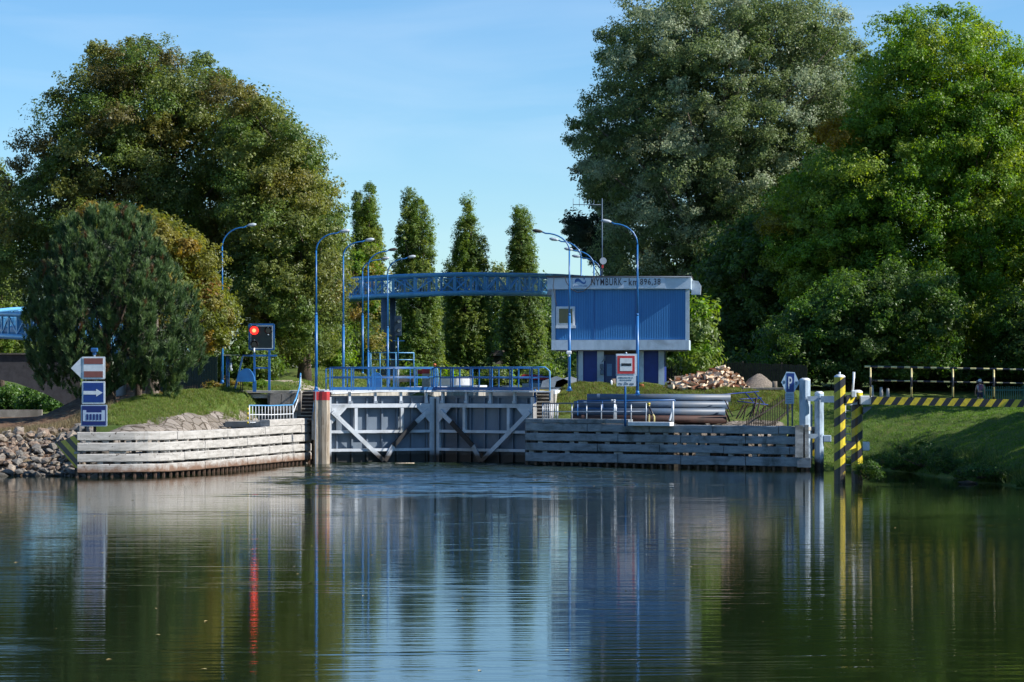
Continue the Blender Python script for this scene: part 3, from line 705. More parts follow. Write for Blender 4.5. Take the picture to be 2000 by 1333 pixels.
# ------------------------------------------------------------------ dolphins
def pile_mesh(mb, X, Y, r, z0, z1, m=0, mcap=1, n=12):
    prof = []
    for k in range(n):
        t = 2 * math.pi * k / n; rr = r * (1.0 if k % 3 else 1.10); prof.append((math.cos(t) * rr, math.sin(t) * rr))
    vs = [(X + a, Y + b, z) for z in (z0, z1) for a, b in prof]
    mb.add(vs, [(j, (j + 1) % n, n + (j + 1) % n, n + j) for j in range(n)], m)
    vs = [(X + a * s_, Y + b * s_, z1 + q) for s_, q in ((1.03, 0), (.9, .07), (.5, .12)) for a, b in prof]
    mb.add(vs, [(i * n + j, i * n + (j + 1) % n, (i + 1) * n + (j + 1) % n, (i + 1) * n + j) for i in range(2) for j in range(n)] + [tuple(2 * n + j for j in range(n))], mcap, True)
def wet(name, c, c2, st=None):
    """pile paint that is dark and stained just above the water"""
    base = st if st else pmat(name, c, c2, .42, 2.5, bs=.15, stretch=(1, 1, .3), grime=tuple(x * .6 for x in c2))
    m = base.copy(); m.name = name; t = m.node_tree; b = t.nodes["Principled BSDF"]
    src = b.inputs["Base Color"].links[0].from_socket
    geo = N(t, "ShaderNodeNewGeometry"); sp = N(t, "ShaderNodeSeparateXYZ"); t.links.new(geo.outputs["Position"], sp.inputs[0])
    ad = N(t, "ShaderNodeMath", operation='ADD'); t.links.new(sp.outputs["Z"], ad.inputs[0]); n_2 = N(t, "ShaderNodeMath", operation='MULTIPLY_ADD')
    t.links.new(noise(t, coords(t), 4, 5, .7), n_2.inputs[0]); n_2.inputs[1].default_value = .8; n_2.inputs[2].default_value = -.4; t.links.new(n_2.outputs[0], ad.inputs[1])
    f = ramp(t, ad.outputs[0], [(.35, (1, 1, 1)), (.75, (0, 0, 0))])
    t.links.new(mixc(t, f, src, (.035, .028, .025)), b.inputs["Base Color"]); return m
M_pileW = wet("pile_grey_paint", (.42, .52, .62), (.33, .42, .52)); M_pileS = wet("pile_hazard_paint", None, None, M_strA)
def dolphin(ps, D, matp, label, braces, mbr):
    c = P(ps[0][0], 900, D)
    root = empty("mooring_dolphin", (c.x, D, 0), label, "mooring dolphin")
    for (px, py, wpx, dd) in ps:
        mb = MB(); Dx = D + dd; pile_mesh(mb, XD(px, Dx), Dx, wpx / FPX * Dx / 2, -2.3, ZD(py, Dx)); mb.build("pile", [matp, M_white], root)
    for py, h in braces:
        a = P(ps[0][0], py, D); b = P(ps[1][0], py, D)
        mb = MB(); mb.bar(a + Vector((.1, -.34, 0)), b + Vector((-.1, -.34, 0)), .1, h); 
        for q in (a, b): mb.tube([q + Vector((.0, -.42, 0)), q + Vector((0, -.36, 0))], .06, 8)
        mb.build("cross_brace", mbr, root)
    return root
dW = dolphin([(1572, 743, 19.5, 0), (1600, 769, 16.5, .15)], 139.3, M_pileW, "pair of pale grey-blue mooring piles tied by two cross braces", [(779, .26), (852, .24)], M_pileW)
mb = MB(); a = P(1584, 790, 139.8); mb.bar(Vector((a.x, a.y, -1.5)), a, .14, .12, up=(0, 1, 0)); mb.build("rear_post", M_pileW, dW)
dY = dolphin([(1640, 737, 20, 0), (1674, 767, 20, 1.0)], 121.6, M_pileS, "pair of tall yellow and black striped mooring piles with ladder", [], M_strA)
dYp = wloc(dY)
mb = MB(); mb.tube([P(1640, 734, 121.6), P(1640, 727, 121.6)], .045, 6); mb.build("top_pin", M_silver, dY)
mb = MB(); mb.bar(P(1648, 781, 121.5), P(1668, 779, 122.3), .3, .36); mb.build("cross_brace", M_strB, dY)
mb = MB(); mb.bar(P(1646, 876, 121.5), P(1668, 869, 122.3), .2, .3); mb.build("cross_brace", M_strA, dY)
mb = MB(); mb.bar(P(1650, 789, 122.0), P(1672, 787, 122.6), .4, .14); mb.build("platform", M_gate, dY)
mb = MB()
for px in (1651, 1664): mb.tube([P(px, 792, 123), P(px, 925, 123)], .035, 6)
mb.build("ladder_stile", M_grey, dY)
for k in range(8):
    mb = MB(); y = 803 + k * 15; mb.tube([P(1651, y, 123), P(1664, y, 123)], .03, 6); mb.build("ladder_rung", M_grey, dY)
mb = MB(); mb.tube([P(1665, 771, 121.9), P(1668, 728, 121.9)], [.06, .055], 6); mb.box(P(1668, 733, 121.9), (.12, .06, .3)); mb.build("mast_stub", M_white, dY)
mb = MB(); mb.box(P(1667, 770, 121.8), (.22, .3, .32), bev=.03); mb.build("control_box", M_white, dY)
# gangway with striped beam
gw0 = P(1685, 775, 122.6)
root = empty("gangway", gw0, "long footway with black and yellow striped beam and banded railing on the right bank", "gangway")
def GP(px, z_off=0, dy=0):
    f = (px - 1700) / 300
    return Vector((XD(px, 122), 122 + dy, 4.04 - .14 * f + z_off))
mb = MB(); a, b = GP(1702, -.18), GP(2240, -.18); mb.bar(a, b, .12, .36); mb.build("striped_beam", M_strB, root)
mb = MB(); mb.bar(GP(1702, -.05, .55), GP(2240, -.05, .55), .95, .06); mb.build("deck", M_conc, root)
mb = MB(); a, b = GP(1702, -.18, 1.1), GP(2240, -.18, 1.1); mb.bar(a, b, .12, .36); mb.build("beam", M_black, root)
for side, dy in ((0, -.02),):
    for zz, m_ in ((1.40, M_strC), (.76, M_strC)):
        mb = MB(); mb.tube([GP(1688 if zz > 1 else 1703, zz, dy), GP(2240, zz, dy)], .045 if zz > 1 else .035, 8); mb.build("rail", m_ if side == 0 else M_blue, root)
    for px in (1700, 1780, 1861, 1941, 2021, 2101, 2181):
        mb = MB(); mb.tube([GP(px, -.02, dy), GP(px, 1.38, dy)], .045, 8); mb.build("railing_post", M_strV if side == 0 else M_blue, root)
mb = MB(); mb.box(P(1690, 782, 122.4), (.55, .6, .42), bev=.03); mb.build("bearing_box", M_white, root)
mb = MB(); q = P(1685, 796, 122.4); mb.prism([(q.x, q.z), (q.x + .4, q.z + .05), (q.x + .4, q.z - .02), (q.x, q.z - .32)], q.y - .2, q.y + .2); mb.build("bracket", M_pipe, root)
mb = MB(); mb.bar(P(1608, 780, 139), P(1686, 781, 123.2), .3, .34); 
o = mb.build("link_beam", M_white, root)
mb = MB(); mb.box(P(1615, 857, 139.5), (.42, .4, .36), bev=.03); single("fender_block", mb, M_pileW, "pale fender block low beside the grey-blue mooring piles", "fender block")
mb = MB(); mb.box(P(1690, 872, 123), (.36, .4, .42), bev=.03); single("fender_block", mb, M_white, "white fender block low beside the striped mooring piles", "fender block")
# ------------------------------------------------------------------ railings on the guide walls
def rail_fence(name, pts3, zb, h, nb, label, m_top, m_bal, mid=.5, rb=.02, rt=.035, bottom=True, group=None, wide=()):
    root = empty(name, pts3[0], label, "railing", group)
    def at(f):
        s = f * (len(pts3) - 1); i = min(int(s), len(pts3) - 2); return Vector(pts3[i]).lerp(Vector(pts3[i + 1]), s - i)
    mb = MB(); mb.tube([Vector(p) + Vector((0, 0, h)) for p in pts3], rt); mb.build("top_rail", m_top, root)
    mb = MB(); mb.tube([Vector(p) + Vector((0, 0, h * mid)) for p in pts3], rt * .7); mb.build("mid_rail", m_bal, root)
    if bottom: mb = MB(); mb.tube([Vector(p) + Vector((0, 0, .07)) for p in pts3], rt * .7); mb.build("bottom_rail", m_bal, root)
    for k in range(nb + 1):
        q = at(k / nb); mb = MB(); r = rb * (1.7 if k in wide else 1)
        mb.tube([q, q + Vector((0, 0, h))], r, 6); mb.build("baluster", m_bal, root)
    return root
D1, D2 = 142.6, 147.0
rl = rail_fence("deck_railing", [P(487, 828, D1), P(530, 828, 145.2), P(572, 826, D2)], 0, 1.0, 14, "white barred railing with blue handrail on the left guide wall", M_blue2, M_white, wide=(0, 14))
for k in range(4):
    a = P(484, 797 + k * 9, D1 + .1); mb = MB(); mb.tube([a, a + Vector((0, 0, -.13))], .05, 6); mb.build("end_marker", M_yellow, rl)
mb = MB(); mb.tube([P(572, 790, D2), P(578, 779, 147.4), P(585, 755, 148.8), P(587, 730, 150.4)], .045); mb.build("stair_rail", M_blue2, rl)
mb = MB(); mb.tube([P(573, 806, D2), P(580, 786, 147.9), P(587, 760, 150)], .03); mb.build("stair_rail", M_white, rl)
mb = MB(); mb.tube([P(587, 762, 150.3), P(587, 730, 150.4)], .04); mb.build("stair_post", M_white, rl)
rr = rail_fence("deck_railing", [P(1060, 824, 146.2), P(1160, 824, 145.0), P(1262, 824, 143.2)], 0, 1.02, 7, "grey barred railing on the shaded right guide wall in front of the pipes", M_pipe, M_silver, mid=.55, rb=.03, bottom=False)
for k in range(8):
    mb = MB(); q = P(1060 + k * 4.2, 824, 146.2 + k * .2); mb.tube([q, q + Vector((0, 0, 1.0))], .02 if k < 4 else .026, 6); mb.build("baluster", M_white if k > 3 else M_silver, rr)
rb_ = rail_fence("deck_railing", [P(1128, 822, 146.2), P(1225, 822, 146), P(1318, 821, 145.6)], 0, 1.12, 4, "blue railing at the back of the right deck against the pipe stack", M_blue, M_blue, mid=.62, rb=.035, bottom=False)
mb = MB(); mb.tube([P(1200, 823, 145.0), P(1200, 783, 145.0)], .06, 8); mb.box(P(1195, 782.5, 145), (.11, .11, .11), bev=.03); mb.box(P(1200, 782.5, 145), (.14, .12, .12), bev=.03)
single("deck_lamp_post", mb, M_silver, "short galvanised post with two small white lamps at the right deck railing", "post")
mb = MB(); a = P(1314, 825, 143.6); mb.tube([a, P(1314, 784, 143.6)], .07, 8); mb.bar(P(1308, 822, 143.5), P(1313, 803, 143.6), .07, .09)
single("deck_lamp_post", mb, M_silver, "galvanised post with a slanting strut right of the striped bollard stand", "post")
# striped stand and white slabs
root = empty("marker_stand", P(1268, 826, 143), "leaning yellow and black banded marker stand on the right guide wall", "marker stand")
mb = MB(); mb.tube([P(1268, 828, 143), P(1268, 789, 143)], .045, 8); mb.build("post", M_strV, root)
mb = MB(); mb.tube([P(1278, 829, 143), P(1278, 815, 143), P(1266, 791, 143)], .045, 8); mb.build("strut", M_strV, root)
mb = MB(); mb.tube([P(1267, 791, 143), P(1267, 787, 143)], .09, 8); mb.build("head", M_yellow, root)
mb = MB(); mb.box(P(1271, 828.5, 142.6), (2.6, .5, .22), Matrix.Rotation(R(-31), 3, 'Z'), bev=.02); single("slab", mb, M_white, "white painted slab under the striped marker stand", "slab")
mb = MB(); mb.box(P(1248, 829.5, 143.0), (.75, .52, .17), Matrix.Rotation(R(-31), 3, 'Z'), bev=.02); single("slab", mb, M_yellow, "pale yellow slab end left of the striped marker stand", "slab")

# ------------------------------------------------------------------ signs
def plate(root, name, cx, cz, w_, h_, y, mat, th=.03, rot=None, rnd=.0, label=None):
    mb = MB()
    if rnd:
        pts = []
        for sx, sz, a0 in ((1, -1, -90), (1, 1, 0), (-1, 1, 90), (-1, -1, 180)):
            for k in range(4):
                a = R(a0 + k * 30); pts.append((cx + sx * (w_ / 2 - rnd) + rnd * math.cos(a), cz + sz * (h_ / 2 - rnd) + rnd * math.sin(a)))
        mb.prism(pts, y - th / 2, y + th / 2)
    else: mb.prism([(cx - w_ / 2, cz - h_ / 2), (cx + w_ / 2, cz - h_ / 2), (cx + w_ / 2, cz + h_ / 2), (cx - w_ / 2, cz + h_ / 2)], y - th / 2, y + th / 2)
    return mb.build(name, mat, root, label)
# three-board sign, D=130.5
D = 130.2; k_ = D / FPX
root = empty("signpost", P(184, 862, D), "tall post of three boards: red-white bars with side arrow, white arrow and lock symbol", "sign post")
mb = MB(); mb.tube([P(185, 880, D), P(185, 700, D)], .075, 8); mb.build("post", M_pile, root)
def brd(x0, y0, x1, y1, frame, face, fr=3.0):
    cx, cz = XD((x0 + x1) / 2, D), ZD((y0 + y1) / 2, D)
    o = plate(root, "board", cx, cz, (x1 - x0) * k_, (y1 - y0) * k_, D - .12, frame, .08, rnd=.05)
    q = plate(o, "board_face", cx, cz, (x1 - x0 - 2 * fr) * k_, (y1 - y0 - 2 * fr) * k_, D - .165, face, .012)
    return o
def pp(parent, name, pts, mat, y=D - .175, th=.01):
    mb = MB(); mb.prism([(XD(a, D), ZD(b, D)) for a, b in pts], y - th / 2, y + th / 2); return mb.build(name, mat, parent)
def rect(a, b, c, d): return [(a, d), (c, d), (c, b), (a, b)]
b1 = brd(161, 697, 206, 741, S_white, S_white, 3)
pp(b1, "red_bar", rect(165, 700, 202, 711.5), S_brown); pp(b1, "red_bar", rect(165, 725.5, 202, 737.5), S_brown)
mb = MB(); mb.prism([(XD(139.5, D), ZD(719.5, D)), (XD(160.3, D), ZD(740, D)), (XD(160.3, D), ZD(698, D))], D - .15, D - .09); mb.build("arrow_board", S_white, root)
b2 = brd(161, 745, 206, 789, S_white, S_blue, 3)
pp(b2, "white_arrow", [(164, 764), (189, 764), (189, 760), (201.5, 767.5), (189, 775), (189, 771), (164, 771)], S_white)
b3 = brd(159, 791, 210, 833, pmat("sign_grey_frame", (.42, .50, .60), (.36, .44, .54), .4, 4, bs=.05), S_navy, 2.2)
lockm = pmat("sign_pale_symbol", (.45, .56, .70), (.40, .5, .64), .4, 4, bs=.03)
pp(b3, "lock_symbol", [(163, 823), (206, 823), (206, 801.5), (199.5, 801.5), (199.5, 806), (169.5, 806), (169.5, 801.5), (163, 801.5)], lockm)
for i in range(5): pp(b3, "symbol_slot", rect(170 + i * 6.4, 809, 173.6 + i * 6.4, 820.5), S_navy, D - .186)
mb = MB(); c = P(184.5, 684, D); mb.box(c, (.33, .25, .2), bev=.03); mb.box(c + Vector((0, 0, -.17)), (.16, .14, .14)); mb.build("beacon_lamp", M_blue, root)
mb = MB(); mb.tube([c + Vector((0, 0, -.2)), P(184.5, 698, D)], .05, 6); mb.build("lamp_bracket", M_silver, root)
# no-passage sign, D=143.2
D = 143.4; k_ = D / FPX
root = empty("signpost", P(1222, 835, D), "square red and white no-entry sign with black bar above a phone number plate", "sign post")
mb = MB(); mb.tube([P(1221, 833, D), P(1221, 700, D)], .06, 8); mb.build("post", M_blue, root)
bb = plate(root, "backing_box", XD(1223.5, D), ZD(713, D), 41.5 * k_, 43 * k_, D - .13, M_pale, .10)
b1 = plate(root, "board", XD(1222.3, D), ZD(713, D), 37 * k_, 38.5 * k_, D - .20, S_white, .03, rnd=.05)
plate(b1, "red_border", XD(1222.3, D), ZD(713, D), 34 * k_, 35 * k_, D - .222, S_red, .01, rnd=.03)
plate(b1, "white_field", XD(1222.5, D), ZD(712.5, D), 24 * k_, 25 * k_, D - .232, S_white, .01)
plate(b1, "black_bar", XD(1223, D), ZD(712.6, D), 19.5 * k_, 5 * k_, D - .242, M_stripeblack, .008)
b2 = plate(root, "text_plate", XD(1223, D), ZD(744.5, D), 38 * k_, 20.5 * k_, D - .19, pmat("plate_white", (.62, .70, .76), (.56, .64, .7), .4, 4, bs=.03), .03, rnd=.04)
def T0(cx, cy, y): return lambda v: Vector((XD(cx, D) + v.x, y + v.y, ZD(cy, D) + v.z))
txt("OBSLUHA PK A", 28 * k_, 3.1 * k_, M_grime, "lettering", b2, None, T0(1222, 738, D - .212), .006)
txt("PROPLAVENÍ", 23 * k_, 3.3 * k_, M_grime, "lettering", b2, None, T0(1222, 742.4, D - .212), .006)
txt("tel.", 4 * k_, 1.8 * k_, M_grime, "lettering", b2, None, T0(1222, 746.4, D - .212), .006)
txt("721 379 420", 30 * k_, 4.0 * k_, S_text, "lettering", b2, None, T0(1222.5, 750.6, D - .212), .006)
mb = MB(); mb.tube([P(1223, 691, D - .13), P(1223, 688, D - .13)], [.07, .02], 6); mb.build("finial", M_pale, root)
# P sign, D=139.5
D = 139.6; k_ = D / FPX
root = empty("signpost", P(1542, 832, D), "hexagonal blue and white parking sign with letter P and small text plate", "sign post")
for px in (1538.8, 1547.5):
    mb = MB(); mb.tube([P(px, 832, D), P(px, 745, D)], .045, 8); mb.build("post", M_pipe, root)
hx = [(1525.5, 747), (1535, 768), (1549.5, 768), (1561, 748.5), (1551.5, 727.5), (1535.7, 726.5)]
mb = MB(); mb.prism([(XD(a, D), ZD(b, D)) for a, b in hx], D - .12, D - .07); b1 = mb.build("board", pmat("sign_sky_white", (.50, .66, .80), (.44, .6, .74), .35, 5, bs=.03), root)
pp(b1, "blue_field", [(1535.3, 766), (1550, 766), (1551, 729.5), (1536, 729)], S_blue, D - .126)
txt("P", 7.6 * k_, 24 * k_, S_white, "lettering", b1, None, T0(1543, 748, D - .136), .008, .012)
txt("50", 4 * k_, 6.5 * k_, S_text, "lettering", b1, None, T0(1531, 747, D - .126), .008)
txt("50", 3.6 * k_, 6.5 * k_, S_text, "lettering", b1, None, T0(1554.7, 748.5, D - .126), .008)
b2 = plate(root, "text_plate", XD(1542, D), ZD(778.7, D), 17 * k_, 20.5 * k_, D - .09, pmat("plate_sky_white", (.42, .56, .68), (.37, .5, .62), .4, 5, bs=.03), .03)
for i, s in enumerate(("PLAVIDLA", "ČEKAJÍCÍ", "NA PRO-", "PLAVENÍ")): txt(s, (12.5 - (i > 2) * 1) * k_, 2.8 * k_, S_text, "lettering", b2, None, T0(1542, 771.8 + i * 4.5, D - .109), .006)

# ------------------------------------------------------------------ signals and blue frames on the left
D = 149.0; k_ = D / FPX
root = empty("equipment_platform", P(432, 775, D), "pale concrete platform slab under the blue signal frame", "platform")
mb = MB(); a, b = P(432, 766, D), P(588, 766, D); mb.box(((a.x + b.x) / 2 , D + .9, 4.10), (b.x - a.x, 2.0, .14), bev=.01); mb.build("top_slab", M_conc, root)
mb = MB(); mb.prism([(XD(433, D), ZD(770.5, D)), (XD(528, D), ZD(770.5, D)), (XD(522, D), ZD(778, D)), (XD(434, D), ZD(778, D))], D + .15, D + .5); mb.build("edge_beam", M_beam, root)
root = empty("block_wall", P(553, 800, 148.6), "rough speckled concrete block retaining wall left of the stairs", "retaining wall")
for x0, x1 in ((529, 549.5), (551.5, 568.5), (570, 583)):
    mb = MB(); a, b = P(x0, 765, 148.6), P(x1, 802, 148.0)
    mb.prism([(a.x, ZD(768.5, 148.6)), (b.x - .03, ZD(768.5, 148.6)), (b.x - .08, ZD(802, 148.4)), (a.x - .05, ZD(802, 148.4))], 148.3, 148.95)
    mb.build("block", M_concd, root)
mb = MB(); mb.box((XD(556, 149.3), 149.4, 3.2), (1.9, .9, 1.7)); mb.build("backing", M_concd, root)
# signal
root = empty("traffic_signal", P(505, 766, D + .3), "blue frame carrying a dark signal box with one lit red light", "traffic signal")
Ds = D + .3
def st(nm, pts, w_, m=M_blue, r=None):
    mb = MB()
    for a, b in zip(pts[:-1], pts[1:]): mb.bar(P(a[0], a[1], Ds + (a[2] if len(a) > 2 else 0)), P(b[0], b[1], Ds + (b[2] if len(b) > 2 else 0)), w_, w_, up=(0, 1, 0))
    return mb.build(nm, m, root)
st("leg", [(526, 765), (526, 684)], .13); st("leg", [(497, 765), (497, 690)], .11); st("leg", [(458, 765), (474, 697)], .09)
st("cross_bar", [(474, 695), (541, 695)], .10); st("cross_bar", [(497, 719), (524, 719)], .09)
mb = MB()
x0, x1, y0, y1 = 487, 535, 634, 683
for a, b in (((x0, y0), (x1, y0)), ((x1, y0), (x1, y1)), ((x1, y1), (x0, y1)), ((x0, y1), (x0, y0))):
    mb.bar(P(a[0], a[1], Ds), P(b[0], b[1], Ds), .5, .12, up=(0, 1, 0)) if False else mb.bar(P(a[0], a[1], Ds), P(b[0], b[1], Ds), .09, .09, up=(0, 1, 0))
mb.build("signal_surround", M_blue, root)
mb = MB()
for a, b in (((490, 637), (532, 637)), ((532, 637), (532, 681)), ((532, 681), (490, 681)), ((490, 681), (490, 637))): mb.bar(P(a[0], a[1], Ds - .06), P(b[0], b[1], Ds - .06), .035, .035, up=(0, 1, 0))
mb.build("inner_frame", M_pale, root)
mb = MB(); mb.box(P(511, 659, Ds + .08), (42 * k_, .06, 43 * k_)); mb.build("back_plate", pmat("dark_backplate", (.012, .02, .016), (.02, .03, .022), .35, 5, bs=0), root)
def emis(name, c, s):
    m, t, b = newmat(name); b.inputs["Base Color"].default_value = (*c, 1); b.inputs["Emission Color"].default_value = (*c, 1); b.inputs["Emission Strength"].default_value = s; return m
M_lit = emis("lit_red_lens", (1, .02, .015), 2.0); M_litc = emis("lit_red_core", (1, .12, .05), 4)
def lens(px, py, r, m, nm, par=None, Dd=None):
    mb = MB(); c = P(px, py, (Dd or Ds) - .05); mb.tube([c + Vector((0, .1, 0)), c + Vector((0, -.03, 0)), c + Vector((0, -.06, 0))], [r, r, r * .75], 16); return mb.build(nm, m, par or root)
def visor(px, py, r, par=None, Dd=None):
    mb = MB(); c = P(px, py, (Dd or Ds) - .06); n = 10; vs = []
    for k in range(n + 1):
        a = R(-10 + 200 * k / n)
        for yy in (0, -.22):
            for rr_ in (r, r * 1.08): vs.append(c + Vector((math.cos(a) * rr_, yy, math.sin(a) * rr_)))
    fs = []
    for k in range(n):
        b_ = k * 4; fs += [(b_, b_ + 4, b_ + 6, b_ + 2), (b_ + 1, b_ + 3, b_ + 7, b_ + 5), (b_ + 2, b_ + 6, b_ + 7, b_ + 3), (b_, b_ + 1, b_ + 5, b_ + 4)]
    mb.add(vs, fs); return mb.build("visor", M_black, par or root)
lens(496.5, 646, .235, M_lit, "red_lens"); lens(496.5, 646, .11, M_litc, "red_lens_core").location = (0, -.045, 0); visor(496.5, 646, .27)
M_lens = pmat("unlit_lens", (.03, .01, .012), (.04, .015, .02), .15, 4, bs=0)
lens(496.5, 673, .2, M_lens, "unlit_lens"); visor(496.5, 673, .23); lens(524, 646, .2, M_lens, "unlit_lens"); visor(524, 646, .23)
mb = MB()
for px, py in ((524, 639), (524, 654), (497, 665), (497, 680), (531, 645)): mb.box(P(px, py, Ds - .22), (.07, .07, .05))
mb.build("lamp_clip", M_white, root)
mb = MB(); mb.tube([P(496, 689, Ds - .1), P(496, 681, Ds - .1)], .06, 8); mb.build("insulator", M_white, root)
root_f = root
# winch cover drum
root = empty("winch_cover", P(481, 765, Ds - .5), "rounded deep blue winch cover on legs beneath the signal", "winch cover")
mb = MB(); pts = [(465, 746), (467, 733), (471, 726), (476, 721.5), (482, 720), (488, 721.5), (493, 727), (497, 735), (499, 746)]
mb.prism([(XD(a, D), ZD(b, D)) for a, b in pts], D - .55, D + .1); mb.build("hood", M_blue, root)
mb = MB(); mb.bar(P(497, 744, D - .3), P(497, 766, D - .3), .2, .1, up=(0, 1, 0)); mb.build("leg", M_blue, root)
mb = MB(); mb.bar(P(470, 744, D - .3), P(470, 766, D - .3), .05, .05, up=(0, 1, 0)); mb.bar(P(474, 744, D - .3), P(474, 766, D - .3), .04, .04, up=(0, 1, 0)); mb.build("leg", M_pile, root)
# small gantry with control box
root = empty("control_post", P(443, 766, D + .5), "small flat-roofed blue post with hanging white controls left of the signal frame", "control post")
mb = MB(); mb.bar(P(436, 694, D + .5), P(468, 694, D + .5), .5, .04); mb.build("canopy", M_conc, root)
mb = MB(); mb.tube([P(443, 766, D + .5), P(443, 695, D + .5)], .05, 8); mb.build("post", M_blue, root)
mb = MB(); mb.tube([P(447, 766, D + .5), P(447, 695, D + .5)], .03, 8); mb.build("post", M_blue, root)
mb = MB(); mb.box(P(451, 714, D + .4), (.12, .12, .3), bev=.02); mb.box(P(452, 722, D + .35), (.12, .1, .14), bev=.02); mb.tube([P(451, 707, D + .4), P(451, 695, D + .4)], .015, 5); mb.build("hanging_control", M_white, root)

# second signal, behind the gate
Ds2 = 186.0; kk = Ds2 / FPX
root = empty("traffic_signal", P(777, 760, Ds2), "small dark two-lens signal on a blue mast left of the nearest poplar", "traffic signal")
mb = MB(); mb.tube([P(777, 760, Ds2), P(777, 716, Ds2)], .09, 8); mb.build("post", M_white, root)
mb = MB(); mb.tube([P(777, 718, Ds2), P(777, 655, Ds2)], .06, 8); mb.build("mast", M_blue, root)
mb = MB(); mb.box(P(777, 637, Ds2), (14 * kk, .3, 39 * kk), bev=.02); mb.build("signal_box", pmat("dark_signal_box", (.012, .03, .06), (.015, .04, .08), .4, 5, bs=0), root)
mb = MB(); mb.bar(P(767, 666, Ds2), P(790, 666, Ds2), .06, .06); mb.build("cross_bar", M_blue, root)
for py in (628, 646): lens(779, py, .11, M_white, "lens", root, Ds2 - .15); visor(779, py, .14, root, Ds2 - .15)

# ------------------------------------------------------------------ street lamps
def lamp(px, D, ypost, side, reach_px, head_y, label, zj=None, loc=None):
    x = XD(px, D); z0 = tz1(x, D) - .05 if loc is None else loc
    root = empty("street_lamp", (x, D, z0), label, "street lamp", "tall blue curved lamps along the lock")
    mb = MB(); mb.box((x, D, z0 + .08), (.36, .36, .05)); mb.tube([(x, D, z0 + .1), (x, D, z0 + .3)], [.13, .085], 10); mb.build("base_plate", M_blue2b, root)
    mb = MB(); mb.box((x, D - .085, z0 + 1.0), (.09, .02, .34)); mb.build("access_door", M_blue, root)
    k = D / FPX; ztop = ZD(head_y, D); zb = ZD(ypost, D); rc = reach_px * k * side
    zj = z0 + 4.4
    mb = MB(); mb.tube([(x, D, z0), (x, D, zj)], .082, 10); mb.build("lower_pole", M_blue2b, root)
    mb = MB(); mb.tube([(x, D, zj), (x, D, zj + .15)], [.082, .056], 10); mb.tube([(x, D, zj + .15), (x, D, zb)], [.056, .045], 10); mb.build("upper_pole", M_blue2b, root)
    mb = MB(); pts = []
    for j in range(9):
        a = R(90 * j / 8); hgt = ztop + .02 - zb
        pts.append((x + rc * .78 * (1 - math.cos(a)) , D, zb + hgt * .9 * math.sin(a)))
    pts.append((x + rc * .9, D, ztop + .0))
    mb.tube(pts, .042, 8); mb.build("arm", M_blue2b, root)
    mb = MB(); q = Vector((x + rc * .88, D, ztop)); e = Vector((side * .58, 0, .08))
    mb.tube([q, q + e * .25, q + e * .7, q + e], [.045, .095, .11, .04], 8); mb.build("lamp_head", M_grey if label.find("dark") < 0 else M_pile, root)
    return root
M_blue2b = pmat("lamp_pole_blue", (.02, .16, .43), (.015, .12, .34), .35, 2, bs=.05)
lamp(617.5, 149.8, 490, 1, 52, 453, "tall blue curved lamp rising beside the red-topped post, nearest of the left row", loc=4.1)
lamp(670.5, 161, 500, 1, 48, 470, "second blue curved lamp of the left row, just left of the footbridge end")
lamp(719, 173, 520, 1, 45, 489, "third blue curved lamp of the left row, in front of the footbridge, with dark head")
lamp(708, 190, 530, 1, 42, 506, "thin far blue curved lamp half hidden beside the third lamp of the left row")
lamp(757, 182, 535, 1, 44, 503, "blue curved lamp in front of the bridge pillar with its head against the poplar")
lamp(434, 163.2, 482, 1, 55, 441, "blue lamp whose curved arm sticks out of the big autumn tree")
lamp(1245, 143.5, 478, -1, 58, 434, "tall pale blue curved lamp standing before the blue building by the red sign", loc=3.9)
lamp(1112, 151.5, 490, -1, 60, 453, "dark blue curved lamp in front of the left corner of the blue building", loc=4.1)
lamp(1135, 163, 505, -1, 50, 469, "blue curved lamp rising behind the roof, first left of the antenna mast")
lamp(1160, 176, 520, -1, 47, 488, "blue curved lamp rising behind the roof, between two others near the antenna mast")
lamp(1173, 190, 530, -1, 46, 502, "farthest blue curved lamp behind the roof, right beside the antenna mast")
mb = MB(); mb.box(P(1111, 689, 151.3), (.3, .25, .2), bev=.04); mb.tube([P(1111, 692, 151.3), P(1111, 697, 151.3)], .07, 8); single("camera_box", mb, M_white, "small white camera housing clamped on the dark blue lamp pole", "camera")

# ------------------------------------------------------------------ control building
D = 155.0; k_ = D / FPX
bx0, bx1 = XD(1078, D), XD(1345, D)
yaw = R(5.2)
org = Vector((bx0, D, 4.1))
Ry = Matrix.Rotation(-yaw, 3, 'Z')
def TB(v):  # local x along the front, y into the building, z world
    q = Ry @ Vector((v.x, v.y, 0)); return Vector((org.x + q.x, org.y + q.y, v.z))
def TBp(px, py, y=0): return TB(Vector(((px - 1078) * k_, y, ZD(py, D))))
root = empty("control_building", org, "two-storey blue panelled lock control house with overhanging top floor", "building")
def bxb(nm, x0, y0, x1, y1, d0, d1, mat, par=None, label=None):
    mb = MB(); mb.prism([((x0 - 1078) * k_, ZD(y1, D)), ((x1 - 1078) * k_, ZD(y1, D)), ((x1 - 1078) * k_, ZD(y0, D)), ((x0 - 1078) * k_, ZD(y0, D))], d0, d1, 0, TB)
    return mb.build(nm, mat, par or root, label)
DB = 4.3
